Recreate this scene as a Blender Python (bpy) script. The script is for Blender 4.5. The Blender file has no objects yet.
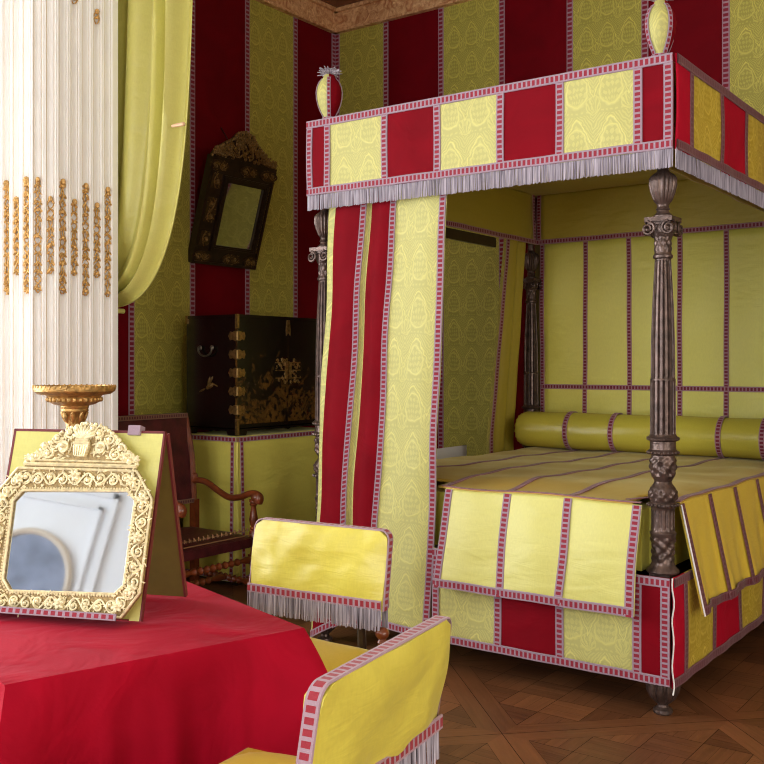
import bpy, bmesh, math, random
from math import sin, cos, pi, radians, sqrt, atan2, exp
from mathutils import Vector, Matrix
random.seed(7)
SC = bpy.context.scene
C = SC.collection
V = Vector

# ------------------------------------------------------------------ helpers
def lerp(a, b, t): return a + (b - a) * t
def clamp(x, a=0.0, b=1.0): return max(a, min(b, x))
def sstep(a, b, x):
    t = clamp((x - a) / (b - a)); return t * t * (3 - 2 * t)
def interp(tab, x):
    if x <= tab[0][0]: return tab[0][1]
    for (x0, y0), (x1, y1) in zip(tab, tab[1:]):
        if x <= x1: return lerp(y0, y1, (x - x0) / (x1 - x0))
    return tab[-1][1]

class MB:
    """collects faces for ONE mesh"""
    def __init__(s): s.v = []; s.f = []; s.m = []; s.uv = []
    def face(s, pts, mat=0, uv=None):
        i = len(s.v); n = len(pts)
        s.v += [tuple(p) for p in pts]
        s.f.append(tuple(range(i, i + n))); s.m.append(mat)
        s.uv.append(uv or [(0.0, 0.0)] * n)
    def idx(s, pts):
        i = len(s.v); s.v += [tuple(p) for p in pts]; return i
    def grid(s, P, nu, nv, mat=0, uvf=None, cu=False, skip=None):
        b = len(s.v); W = nu if cu else nu + 1
        for j in range(nv + 1):
            for i in range(W): s.v.append(tuple(P(i, j)))
        for j in range(nv):
            for i in range(nu):
                if skip and skip(i, j): continue
                i2 = (i + 1) % W
                s.f.append((b + j * W + i, b + j * W + i2, b + (j + 1) * W + i2, b + (j + 1) * W + i))
                s.m.append(mat(i, j) if callable(mat) else mat)
                g = uvf or (lambda a, c: (a / nu, c / nv))
                s.uv.append([g(i, j), g(i + 1, j), g(i + 1, j + 1), g(i, j + 1)])
    def box(s, lo, hi, mat=0, M=None):
        x0, y0, z0 = lo; x1, y1, z1 = hi
        p = [V(q) for q in ((x0,y0,z0),(x1,y0,z0),(x1,y1,z0),(x0,y1,z0),(x0,y0,z1),(x1,y0,z1),(x1,y1,z1),(x0,y1,z1))]
        if M: p = [M @ q for q in p]
        b = s.idx(p)
        for f in ((0,3,2,1),(4,5,6,7),(0,1,5,4),(1,2,6,5),(2,3,7,6),(3,0,4,7)):
            s.f.append(tuple(b + k for k in f)); s.m.append(mat)
            q = [p[k] for k in f]; e = (q[1]-q[0]).length; h = (q[3]-q[0]).length
            s.uv.append([(0,0),(e,0),(e,h),(0,h)])
    def prism(s, poly, z0, z1, mat=0, M=None):
        n = len(poly)
        a = [V((x, y, z0)) for x, y in poly]; c = [V((x, y, z1)) for x, y in poly]
        if M: a = [M @ q for q in a]; c = [M @ q for q in c]
        b = s.idx(a + c)
        s.f.append(tuple(b + k for k in reversed(range(n)))); s.m.append(mat); s.uv.append([(poly[k][0], poly[k][1]) for k in reversed(range(n))])
        s.f.append(tuple(b + n + k for k in range(n))); s.m.append(mat); s.uv.append([(poly[k][0], poly[k][1]) for k in range(n)])
        for k in range(n):
            l = (k + 1) % n; e = (a[l]-a[k]).length
            s.f.append((b + k, b + l, b + n + l, b + n + k)); s.m.append(mat)
            s.uv.append([(0, 0), (e, 0), (e, abs(z1-z0)), (0, abs(z1-z0))])
    def lathe(s, prof, n=24, c=(0,0,0), rmod=None, mat=0, a0=0, M=None, sx=1, sy=1):
        def P(i, j):
            a = 2*pi*i/n + a0; r, z = prof[j]
            if rmod: r = r * rmod(a, z)
            q = V((r*cos(a)*sx, r*sin(a)*sy, z))
            if M: q = M @ q
            return (q.x + c[0], q.y + c[1], q.z + c[2])
        s.grid(P, n, len(prof) - 1, mat, cu=True)
    def tube(s, path, r, n=8, mat=0, caps=True, flat=None):
        path = [V(p) for p in path]; L = len(path)
        t0 = (path[1] - path[0]).normalized()
        nrm = t0.orthogonal().normalized() if flat is None else V(flat)
        rings = []
        for k in range(L):
            t = (path[min(k+1, L-1)] - path[max(k-1, 0)])
            t = t.normalized() if t.length > 1e-9 else t0
            nrm = (nrm - t * nrm.dot(t))
            nrm = nrm.normalized() if nrm.length > 1e-6 else t.orthogonal().normalized()
            b = t.cross(nrm); rr = r[k] if isinstance(r, (list, tuple)) else (r(k/(L-1)) if callable(r) else r)
            rings.append([path[k] + (nrm*cos(2*pi*i/n) + b*sin(2*pi*i/n))*rr for i in range(n)])
        s.grid(lambda i, j: rings[j][i], n, L - 1, mat, cu=True)
        if caps:
            for R, rev in ((rings[0], True), (rings[-1], False)):
                b = s.idx(R); q = list(range(b, b + n))
                s.f.append(tuple(reversed(q) if rev else q)); s.m.append(mat); s.uv.append([(0,0)]*n)
    def ball(s, c, r, n=10, mat=0, M=None):
        if not isinstance(r, (tuple, list)): r = (r, r, r)
        h = max(4, n // 2)
        def P(i, j):
            a = 2*pi*i/n; b = -pi/2 + pi*j/h
            q = V((r[0]*cos(a)*cos(b), r[1]*sin(a)*cos(b), r[2]*sin(b)))
            if M: q = M @ q
            return (q.x + c[0], q.y + c[1], q.z + c[2])
        s.grid(P, n, h, mat, cu=True)
    def braid(s, pts, across, w, nor, off=0.004, mat=0, th=0.004):
        """woven trim laid along a line of points; u runs along it in metres, v across it"""
        pts = [V(p) for p in pts]; L = len(pts); u = 0; us = [0]
        for a, b in zip(pts, pts[1:]): u += (b - a).length; us.append(u)
        A = (lambda k: V(across[k])) if isinstance(across, list) else (lambda k: V(across))
        N = (lambda k: V(nor[k])) if isinstance(nor, list) else (lambda k: V(nor))
        rows = []
        for k in range(L):
            a = A(k).normalized() * (w/2); n = N(k).normalized(); p = pts[k] + n*off
            rows.append([p - a, p - a*.9 + n*th, p + a*.9 + n*th, p + a])
        vv = [0.0, .05, .95, 1.0]
        s.grid(lambda i, j: rows[j][i], 3, L - 1, mat, lambda i, j: (us[j], vv[i]))
        s.grid(lambda i, j: rows[j][3 if i == 0 else 0], 1, L - 1, mat, lambda i, j: (us[j], 0.0))
    def build(s, name, mats, parent=None, smooth=True, ang=40, solid=None, weld=True):
        me = bpy.data.meshes.new(name)
        me.from_pydata(s.v, [], s.f)
        lay = me.uv_layers.new(name='UVMap')
        flat = [c for q in s.uv for p in q for c in p]
        lay.data.foreach_set('uv', flat)
        if not isinstance(mats, (list, tuple)): mats = [mats]
        for m in mats: me.materials.append(m)
        me.polygons.foreach_set('material_index', s.m)
        bm = bmesh.new(); bm.from_mesh(me)
        if weld: bmesh.ops.remove_doubles(bm, verts=bm.verts, dist=1e-5)
        bmesh.ops.recalc_face_normals(bm, faces=bm.faces)
        for f in bm.faces: f.smooth = smooth
        bm.to_mesh(me); bm.free()
        if smooth: me.set_sharp_from_angle(angle=radians(ang))
        o = bpy.data.objects.new(name, me); C.objects.link(o)
        if parent: put(o, parent)
        if solid:
            md = o.modifiers.new('thickness', 'SOLIDIFY'); md.thickness = solid; md.offset = 0
        return o

def wmat(o):
    M = Matrix.LocRotScale(o.location, o.rotation_euler, o.scale)
    if o.parent: return wmat(o.parent) @ o.matrix_parent_inverse @ M
    return M
LOCAL = False
def put(o, parent):
    o.parent = parent
    if not LOCAL: o.matrix_parent_inverse = wmat(parent).inverted()
def tag(o, label, cat, group=None):
    o['label'] = label; o['category'] = cat
    if group: o['group'] = group
    return o
def thing(name, label, cat, loc=(0,0,0), rz=0, group=None):
    o = bpy.data.objects.new(name, None); C.objects.link(o)
    o.location = loc; o.rotation_euler = (0, 0, rz); o.empty_display_size = .1
    return tag(o, label, cat, group)
def struct(o): o['kind'] = 'structure'; return o
def copy_tree(o, parent=None):
    c = o.copy(); C.objects.link(c)
    if parent: c.parent = parent
    for ch in list(o.children): copy_tree(ch, c)
    return c

# ------------------------------------------------------------------ materials
def lin(r, g, b):
    f = lambda c: (c/255/12.92) if c/255 <= .04045 else ((c/255 + .055)/1.055)**2.4
    return (f(r), f(g), f(b), 1)
class NT:
    def __init__(s, name):
        s.mat = bpy.data.materials.new(name); s.mat.use_nodes = True
        s.t = s.mat.node_tree; s.n = s.t.nodes; s.p = s.n['Principled BSDF']
    def new(s, typ, **k):
        n = s.n.new(typ)
        for a, b in k.items(): setattr(n, a, b)
        return n
    def setv(s, sock, v):
        if hasattr(v, 'is_linked') or isinstance(v, bpy.types.NodeSocket): s.t.links.new(v, sock)
        else: sock.default_value = v
    def m(s, op, a, b=0.0, c=0.0, cl=False):
        n = s.new('ShaderNodeMath', operation=op, use_clamp=cl)
        s.setv(n.inputs[0], a); s.setv(n.inputs[1], b)
        if len(n.inputs) > 2: s.setv(n.inputs[2], c)
        return n.outputs[0]
    def mix(s, f, a, b):
        n = s.new('ShaderNodeMix', data_type='RGBA')
        s.setv(n.inputs[0], f); s.setv(n.inputs[6], a); s.setv(n.inputs[7], b)
        return n.outputs[2]
    def uv(s):
        n = s.new('ShaderNodeUVMap'); x = s.new('ShaderNodeSeparateXYZ')
        s.t.links.new(n.outputs[0], x.inputs[0]); return x.outputs[0], x.outputs[1], n.outputs[0]
    def obj(s): return s.new('ShaderNodeTexCoord').outputs['Object']
    def noise(s, scale, detail=3, vec=None, rough=.5, dist=0):
        n = s.new('ShaderNodeTexNoise'); n.inputs['Scale'].default_value = scale
        n.inputs['Detail'].default_value = detail; n.inputs['Roughness'].default_value = rough
        n.inputs['Distortion'].default_value = dist
        if vec is not None: s.t.links.new(vec, n.inputs['Vector'])
        return n.outputs['Fac']
    def map(s, vec, scale=(1,1,1), rot=(0,0,0), loc=(0,0,0)):
        n = s.new('ShaderNodeMapping'); s.t.links.new(vec, n.inputs[0])
        n.inputs['Scale'].default_value = scale; n.inputs['Rotation'].default_value = rot; n.inputs['Location'].default_value = loc
        return n.outputs[0]
    def ramp(s, f, lo, hi):
        n = s.new('ShaderNodeMapRange', clamp=True); s.t.links.new(f, n.inputs[0])
        n.inputs[1].default_value = lo; n.inputs[2].default_value = hi
        return n.outputs[0]
    def bump(s, h, dist=.002, strength=1.0):
        n = s.new('ShaderNodeBump'); n.inputs['Distance'].default_value = dist; n.inputs['Strength'].default_value = strength
        s.t.links.new(h, n.inputs['Height']); s.t.links.new(n.outputs[0], s.p.inputs['Normal'])
    def set(s, **k):
        d = dict(col='Base Color', rough='Roughness', metal='Metallic', spec='Specular IOR Level', sheen='Sheen Weight',
                 sheen_r='Sheen Roughness', sheen_t='Sheen Tint', coat='Coat Weight', coat_r='Coat Roughness', aniso='Anisotropic', trans='Transmission Weight')
        for a, b in k.items(): s.setv(s.p.inputs[d[a]], b)
        return s.mat

def simple(name, col, rough=.5, metal=0, noise=0, nscale=20, bump=0, bscale=60, **k):
    t = NT(name)
    c = col
    if noise:
        f = t.noise(nscale, 4, t.obj())
        dk = tuple(x*(1-noise) for x in col[:3]) + (1,); lt = tuple(min(1, x*(1+noise*.5)) for x in col[:3]) + (1,)
        c = t.mix(t.ramp(f, .3, .7), dk, lt)
    if bump: t.bump(t.noise(bscale, 3, t.obj()), bump)
    return t.set(col=c, rough=rough, metal=metal, **k)

def silk(name, col, rough=.42, wr=.012, sheen=.25):
    t = NT(name); o = t.obj()
    big = t.noise(3.0, 2, t.map(o, (1, 1, 2.2)), .5, .5)
    med = t.noise(9, 3, t.map(o, (.6, .6, 2.6), (.3, .2, 0)), .55, .8)
    fine = t.noise(160, 2, t.map(o, (1, 1, .3)))
    dk = tuple(x*.94 for x in col[:3]) + (1,)
    c = t.mix(t.ramp(fine, .3, .7), dk, col)
    t.bump(t.m('ADD', big, t.m('MULTIPLY', med, .16)), wr)
    return t.set(col=c, rough=rough, spec=.55, sheen=sheen, sheen_r=.35, sheen_t=lin(255, 250, 190))

def velvet(name, col, bump=.01):
    t = NT(name); o = t.obj()
    n = t.noise(4, 3, o, .5, .8); f = t.noise(120, 2, o)
    c = t.mix(t.ramp(n, .3, .75), tuple(x*.75 for x in col[:3]) + (1,), col)
    t.bump(t.m('ADD', n, t.m('MULTIPLY', f, .02)), bump)
    return t.set(col=c, rough=.75, spec=.12, sheen=.02, sheen_r=.4, sheen_t=lin(255, 60, 70))

def brocade(name, ground, line, W=.163, Hh=.235, contrast=1.0):
    t = NT(name); u, v, uv = t.uv(); M = t.m
    dn = t.new('ShaderNodeTexNoise'); dn.inputs['Scale'].default_value = 26; dn.inputs['Detail'].default_value = 2
    t.t.links.new(uv, dn.inputs['Vector']); ds = t.new('ShaderNodeSeparateColor'); t.t.links.new(dn.outputs['Color'], ds.inputs[0])
    u = M('ADD', u, M('MULTIPLY', M('SUBTRACT', ds.outputs[0], .5), .03)); v = M('ADD', v, M('MULTIPLY', M('SUBTRACT', ds.outputs[1], .5), .03))
    pp = M('SUBTRACT', M('FRACT', M('DIVIDE', u, W)), .5); q = M('SUBTRACT', M('FRACT', M('DIVIDE', v, Hh)), .5)
    ap = M('ABSOLUTE', pp)
    def ring(r, c, w): return M('SUBTRACT', 1.0, M('DIVIDE', M('ABSOLUTE', M('SUBTRACT', r, c)), w), cl=True)
    def hyp(a, b): return M('SQRT', M('ADD', M('MULTIPLY', a, a), M('MULTIPLY', b, b)))
    mx = lambda a, b: M('MAXIMUM', a, b)
    # pointed arches joined in a row, a medallion under each, a fan between neighbours
    arch = M('SUBTRACT', .42, M('MULTIPLY', M('POWER', M('MULTIPLY', ap, 2.0), 1.45), .62))
    xs = M('DIVIDE', pp, .30); ys = M('DIVIDE', M('ADD', q, .03), .30)
    xs = M('MULTIPLY', xs, M('ADD', 1.0, M('MULTIPLY', ys, .25)))
    r1 = hyp(xs, ys); a1 = M('ARCTAN2', ys, xs)
    xb = M('DIVIDE', M('SUBTRACT', ap, .5), .19); yb = M('DIVIDE', M('ADD', q, .33), .15)
    r2 = hyp(xb, yb); a2 = M('ARCTAN2', yb, xb)
    mask = M('SMOOTH_MAX', ring(q, arch, .042), M('MULTIPLY', ring(q, M('SUBTRACT', arch, .11), .03), .45), .05)
    mask = mx(mask, M('MULTIPLY', ring(r1, 1.0, .14), .75))
    a3 = M('ARCTAN2', M('ADD', ys, 1.3), xs)
    pet = M('MULTIPLY', M('GREATER_THAN', M('ADD', M('SINE', M('MULTIPLY', a3, 22.0)), M('SINE', M('MULTIPLY', ys, 15.0))), .1), M('LESS_THAN', r1, .95))
    mask = mx(mask, M('MULTIPLY', pet, .36))
    a4 = M('ARCTAN2', M('ADD', yb, 1.2), xb)
    pet2 = M('MULTIPLY', M('GREATER_THAN', M('SINE', M('MULTIPLY', a4, 18.0)), .0), M('LESS_THAN', r2, 1.1))
    mask = mx(mask, M('MULTIPLY', pet2, .5)); mask = mx(mask, M('MULTIPLY', ring(r2, 1.1, .13), .6))
    row = M('MULTIPLY', ring(q, -.44, .035), M('GREATER_THAN', M('SINE', M('MULTIPLY', pp, 44.0)), -.2))
    mask = mx(mask, M('MULTIPLY', row, .45))
    above = M('GREATER_THAN', q, arch)
    hatch = M('GREATER_THAN', M('SINE', M('MULTIPLY', M('ADD', q, M('MULTIPLY', ap, .9)), 75.0)), .1)
    mask = mx(mask, M('MULTIPLY', M('MULTIPLY', hatch, above), .38))
    n = t.noise(9, 3, uv)
    mask = M('MULTIPLY', mask, M('MULTIPLY_ADD', n, .7, .6), cl=True)
    if contrast != 1: mask = M('MULTIPLY', mask, contrast)
    t.bump(mask, .0012)
    return t.set(col=t.mix(mask, ground, line), rough=t.m('MULTIPLY_ADD', mask, -.22, .6), spec=.5, sheen=.15, sheen_r=.4, sheen_t=lin(255, 250, 190))

def braid_mat(name, edge, red, per=.023, half=.30):
    t = NT(name); u, v, _ = t.uv(); M = t.m
    blk = M('LESS_THAN', M('FRACT', M('DIVIDE', u, per)), .62)
    mid = M('LESS_THAN', M('ABSOLUTE', M('SUBTRACT', v, .5)), half)
    k = M('MULTIPLY', blk, mid)
    n = t.noise(400, 2, t.obj())
    c = t.mix(k, t.mix(n, tuple(x*.75 for x in edge[:3]) + (1,), edge), red)
    t.bump(t.m('ADD', k, t.m('MULTIPLY', n, .5)), .0015)
    return t.set(col=c, rough=.65, spec=.3, sheen=.2)

SILK = silk('citron_silk', lin(208, 200, 86))
SILKD = silk('shaded_citron_lining', lin(180, 162, 56), .5, .010)  # silk darkened: the shade under the canopy is put into its colour
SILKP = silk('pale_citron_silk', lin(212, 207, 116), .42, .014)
BROC = brocade('citron_brocade', lin(182, 178, 108), lin(220, 214, 124), contrast=.85)
BROCW = brocade('wall_brocade', lin(166, 158, 68), lin(222, 213, 98))
VEL = velvet('crimson_velvet', lin(128, 0, 20))
VEL_SHADE = velvet('shaded_crimson_velvet', lin(116, 0, 16))  # the bed's velvet again, darkened: the walls' dimmer light is in the colour
VELS = velvet('crimson_moire', lin(190, 14, 46), .016)
CLOTH = velvet('scarlet_tablecloth', lin(176, 2, 38), .02)
CLOTH.node_tree.nodes['Principled BSDF'].inputs['Sheen Weight'].default_value = .13
CLOTH.node_tree.nodes['Principled BSDF'].inputs['Sheen Tint'].default_value = lin(255, 150, 170)
BRAID = braid_mat('woven_braid', lin(166, 142, 158), lin(142, 28, 50))
BRAIDW = braid_mat('wall_braid', lin(176, 140, 156), lin(136, 22, 48), .034, .34)
BRAIDD = braid_mat('bed_inner_braid', lin(176, 132, 142), lin(120, 24, 46))
BRAID_SHADE = braid_mat('shaded_braid', lin(122, 70, 80), lin(96, 20, 36))  # the same braid with its shaded, grazing look put into the colour
def fringe_mat():
    t = NT('silver_fringe'); n = t.noise(170, 2, t.map(t.obj(), (1, 1, .02)))
    return t.set(col=t.mix(t.ramp(n, .3, .7), lin(96, 88, 102), lin(204, 196, 210)), rough=.5, spec=.4, sheen=.3)
FRINGE = fringe_mat()
BRONZE = simple('dark_bronzed_wood', lin(98, 80, 74), .3, .55, .5, 30, .0015, 90)
GILT = simple('worn_gilding', lin(190, 148, 84), .38, .6, .5, 40, .002, 120)
GOLDLEAF = simple('bright_gilding', lin(220, 174, 104), .42, .3, .5, 90)
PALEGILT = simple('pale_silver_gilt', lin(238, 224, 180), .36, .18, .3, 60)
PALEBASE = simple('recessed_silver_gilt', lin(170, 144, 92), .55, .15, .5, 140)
BRASS = simple('aged_brass', lin(186, 150, 92), .32, .85, .5, 60)
WHITE = simple('ivory_paint', lin(250, 249, 247), .5, 0, .03, 6)
PLASTER = simple('cream_plaster', lin(196, 184, 164), .7, 0, .05, 3)
PALEWALL = simple('pale_grey_panelling', lin(232, 232, 234), .7, 0, .04, 3)
WOOD = simple('polished_walnut', lin(122, 58, 28), .3, 0, .4, 18, coat=.4)
LEATHER = simple('oxblood_leather', lin(78, 26, 30), .42, 0, .45, 14, .003, 50)
DARKWOOD = simple('ebonised_frame', lin(48, 32, 20), .3, 0, .4, 25)
MIRR = simple('old_mirror_glass', lin(206, 214, 222), .03, 1.0)
MIRRD = simple('dim_mirror_glass', lin(205, 205, 192), .04, 1.0)
CARD = simple('white_card', lin(244, 242, 240), .6)
SKIRTSILK = silk('skirt_silk', lin(226, 217, 102), .5, .016)
EASEL = simple('maroon_easel_edge', lin(110, 34, 40), .6)
OLIVE = simple('olive_lining_cloth', lin(112, 96, 40), .75, 0, .1, 20)

# ------------------------------------------------------------------ the setting
XW, YW = -5.41, 6.725                     # left wall plane and back wall plane of the alcove
CZ = 4.38                                 # underside of the carved cornice
LB = [3.35, 3.91, 4.479, 5.045, 5.624, 6.195, YW]          # stripe seams along the left wall
BB = [XW, -4.861, -4.311, -3.75, -3.177, -2.601, -2.035, -1.47, -.90, -.34, .23, .8, 1.4]
def hung_wall(name, seams, P, first, top):
    """thick wall whose face is hung with alternating strips of velvet and brocade and braid over the seams"""
    mb = MB(); bw = .026
    xs = []
    for k in range(len(seams) - 1):
        a, b = seams[k], seams[k+1]
        mat = (first + k) % 2
        mb.face([P(a, 0), P(b, 0), P(b, top), P(a, top)], mat, [(a-seams[0]-(k%2)*.0, 0), (b-seams[0], 0), (b-seams[0], top), (a-seams[0], top)])
    for k, a in enumerate(seams):
        p0, p1 = V(P(a, .1)), V(P(a, top)); ac = V(P(a + 1, 0)) - V(P(a, 0)); n = P.nor
        if k in (0, len(seams) - 1): p0 += ac * (bw if k == 0 else -bw); p1 += ac * (bw if k == 0 else -bw)
        mb.braid([p0, p1], ac, .052, n, .002, 2, .004)
    return mb
class LW:
    nor = (1, 0, 0)
    def __call__(s, a, z): return (XW, a, z)
class BW:
    nor = (0, -1, 0)
    def __call__(s, a, z): return (a, YW, z)
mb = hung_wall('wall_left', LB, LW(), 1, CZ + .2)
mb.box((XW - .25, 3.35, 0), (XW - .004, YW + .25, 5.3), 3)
struct(mb.build('wall_left', [VEL_SHADE, BROCW, BRAIDW, PLASTER], weld=False))
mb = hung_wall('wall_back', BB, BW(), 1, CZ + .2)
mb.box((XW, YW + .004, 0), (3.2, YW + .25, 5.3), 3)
struct(mb.build('wall_back', [VEL_SHADE, BROCW, BRAIDW, PLASTER], weld=False))
# alcove side wall on the right and the rest of the room

def window_wall(name, u0, u1, holes, T, top=5.3, mat=None):
    """wall with rectangular openings; T maps (u, depth, z) into the room"""
    mb = MB(); edges = [u0]
    def b(a, c, z0, z1):
        p = T(a, 0, z0); q = T(c, .3, z1)
        mb.box(tuple(min(x, y) for x, y in zip(p, q)), tuple(max(x, y) for x, y in zip(p, q)))
    cur = u0
    for (a, c, z0, z1) in holes:
        b(cur, a, 0, top); b(a, c, 0, z0); b(a, c, z1, top); cur = c
    b(cur, u1, 0, top)
    return struct(mb.build(name, [mat or PLASTER]))
LH = [(-3.2, -1.9, .5, 4.1), (-1.1, .2, .5, 4.1), (.95, 2.25, .5, 4.1)]
RH = [(-2.95, -1.75, .5, 4.1), (-.6, .6, .5, 4.1)]
FILL_H = [(-1.6, -.3, .4, 3.3), (1.4, 2.7, .4, 3.3)]  # added openings in the unseen right wall, to bring fill light to the bed
TL = lambda u, d, z: (XW - d, u, z)
TR = lambda u, d, z: (u, -4.0 - d, z)
TW = lambda u, d, z: (3.0 + d, u, z)
window_wall('wall_left_salon', -4.0, 3.35, LH, TL)
window_wall('wall_rear', XW, 3.2, RH, TR, mat=PALEWALL)
window_wall('wall_right', -4.0, YW, FILL_H, TW)
wn = 0
for holes, T in ((LH, TL), (RH, TR), (FILL_H, TW)):
    for (a, c, z0, z1) in holes:
        wn += 1; mb = MB()
        def bar(u0, u1, y0, y1):
            p = T(u0, .12, y0); q = T(u1, .17, y1)
            mb.box(tuple(min(x, y) for x, y in zip(p, q)), tuple(max(x, y) for x, y in zip(p, q)))
        m_ = (a + c)/2
        for x in (a + .03, m_, c - .03): bar(x - .03, x + .03, z0, z1)
        for k in range(6): zz = lerp(z0 + .02, z1 - .02, k/5); bar(a, c, zz - .02, zz + .02)
        struct(mb.build('window_%d' % wn, [WHITE], smooth=False))  # the right-wall frames belong to the added fill openings
# panelling and painted roundel on the rear wall (seen in the table mirror)
mb = MB()
def pframe(x0, x1, z0, z1, w=.05):
    for a, b_, c_, d_ in ((x0, x1, z0, z0+w), (x0, x1, z1-w, z1), (x0, x0+w, z0, z1), (x1-w, x1, z0, z1)):
        mb.box((a, -4.0, c_), (b_, -3.965, d_))
pframe(-5.1, -3.25, 1.7, 3.35); pframe(-4.95, -3.37, 1.85, 3.2, .03); pframe(-5.1, -3.2, 3.5, 4.6)
struct(mb.build('trim_1', [PALEWALL], smooth=False))
mb = MB()
ring = [(-3.86 + .36*cos(a), 2.42 + .42*sin(a)) for a in [2*pi*k/48 for k in range(48)]]
mb.prism([(x, z) for x, z in ring], 0, .03, 0, Matrix(((1,0,0,0),(0,0,1,-4.0),(0,1,0,0),(0,0,0,1))))
ro = mb.build('painted_roundel', [simple('blue_grey_painting', lin(138, 146, 166), .7, 0, .35, 5)], smooth=False)
mb = MB(); mb.tube([(x - 0, -3.975, z) for x, z in [(-3.86 + .39*cos(a), 2.42 + .45*sin(a)) for a in [2*pi*k/48 for k in range(49)]]], .03, 8, 0, False)
put(mb.build('moulded_rim', [simple('tan_moulding', lin(206, 190, 170), .6)]), ro)
ro['kind'] = 'structure'
# ceilings
mb = MB(); mb.box((XW - .25, -4.3, 5.3), (3.2, 3.75, 5.45)); struct(mb.build('ceiling', [PLASTER]))
def ornate():
    t = NT('painted_ceiling'); o = t.obj()
    w = t.new('ShaderNodeTexVoronoi', feature='DISTANCE_TO_EDGE'); w.inputs['Scale'].default_value = 5
    d = t.map(o); t.t.links.new(d, w.inputs['Vector'])
    n = t.noise(14, 4, o, .6, 2.5)
    k = t.m('MULTIPLY', t.m('LESS_THAN', t.m('ABSOLUTE', t.m('SUBTRACT', n, .5)), .03), 1.0)
    c = t.mix(k, t.mix(t.m('LESS_THAN', w.outputs['Distance'], .05), lin(176, 138, 102), lin(250, 238, 210)), lin(240, 226, 196))
    return t.set(col=c, rough=.6)
mb = MB(); mb.box((XW, 3.75, 4.68), (3.0, YW, 4.8)); struct(mb.build('ceiling_alcove', [ornate()]))
def carved():
    t = NT('carved_cornice_wood'); o = t.obj()
    n = t.noise(16, 5, o, .6, 1.5)
    c = t.mix(t.ramp(n, .35, .65), lin(196, 126, 80), lin(248, 208, 156))
    t.bump(n, .02); return t.set(col=c, rough=.45)
CARV = carved(); CDARK = simple('dark_moulding', lin(120, 72, 44), .5)
mb = MB()
for (d0, d1, z0, z1, m_) in ((0, .05, CZ, CZ + .02, 0), (0, .04, CZ + .02, CZ + .17, 0), (0, .075, CZ + .17, CZ + .2, 0), (0, .10, CZ + .2, CZ + .23, 1), (0, .07, CZ + .23, 4.68, 1)):
    mb.box((XW, 3.75, z0), (XW + d1, YW, z1), m_); mb.box((XW, YW - d1, z0), (3.0, YW, z1), m_)
struct(mb.build('trim_2', [CARV, CDARK], smooth=False))
# beam over the alcove opening
mb = MB(); mb.box((XW, 3.45, 4.2), (3.0, 3.75, 5.3)); struct(mb.build('trim_3', [WHITE], smooth=False))
mb = MB(); mb.box((XW, 3.36, .0), (XW + .03, YW, .16)); struct(mb.build('baseboard_left', [DARKWOOD], smooth=False))
mb = MB(); mb.box((XW, YW - .03, .0), (3.0, YW, .16)); struct(mb.build('baseboard_back', [DARKWOOD], smooth=False))

# parquet laid in square panels turned 45 degrees, woven battens inside each
def clip(poly, x0, y0, x1, y1):
    for ax, val, sg in ((0, x0, 1), (0, x1, -1), (1, y0, 1), (1, y1, -1)):
        out = []
        for k in range(len(poly)):
            a, b = poly[k-1], poly[k]
            da, db = (a[ax]-val)*sg, (b[ax]-val)*sg
            if (da >= 0) != (db >= 0):
                t = da/(da-db); out.append((a[0]+(b[0]-a[0])*t, a[1]+(b[1]-a[1])*t))
            if db >= 0: out.append(b)
        poly = out
        if len(poly) < 3: return None
    return poly
def parquet():
    t = NT('parquet_oak'); u, v, uv = t.uv()
    a = t.new('ShaderNodeAttribute', attribute_name='plank')
    n = t.noise(1, 5, t.map(uv, (4, 46, 1)), .6, .4)
    n2 = t.noise(2.2, 3, t.obj())
    f = t.m('ADD', t.m('MULTIPLY', a.outputs['Fac'], .55), t.m('MULTIPLY', n, .55))
    c = t.mix(t.ramp(f, .12, .95), lin(70, 40, 24), lin(156, 102, 64))
    c = t.mix(t.m('MULTIPLY', n2, .5), c, lin(80, 46, 28))
    t.bump(n, .0015)
    return t.set(col=c, rough=.42, spec=.4)
mb = MB(); vals = []
fx0, fy0, fx1, fy1 = XW, -4.0, 3.0, YW
S = .98; ca = cos(pi/4)
def addplank(loc, ox, oy, sh, along):
    w = [((x+ox)*ca - (y+oy)*ca + .12, (x+ox)*ca + (y+oy)*ca + .05) for x, y in loc]
    p = clip(w, fx0, fy0, fx1, fy1)
    if not p or len(p) < 3: return
    uvs = []
    off = random.random()*7
    for x, y in p:
        a, b = (x-.12)*ca + (y-.05)*ca, -(x-.12)*ca + (y-.05)*ca
        q = {0: (a, b), 1: (b, a), 2: ((a+b)*ca, (a-b)*ca), 3: ((a-b)*ca, (a+b)*ca)}[along]
        uvs.append((q[0] + off, q[1] + off))
    mb.face([(x, y, 0) for x, y in p], 0, uvs); vals.append(sh)
B = .085
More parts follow.
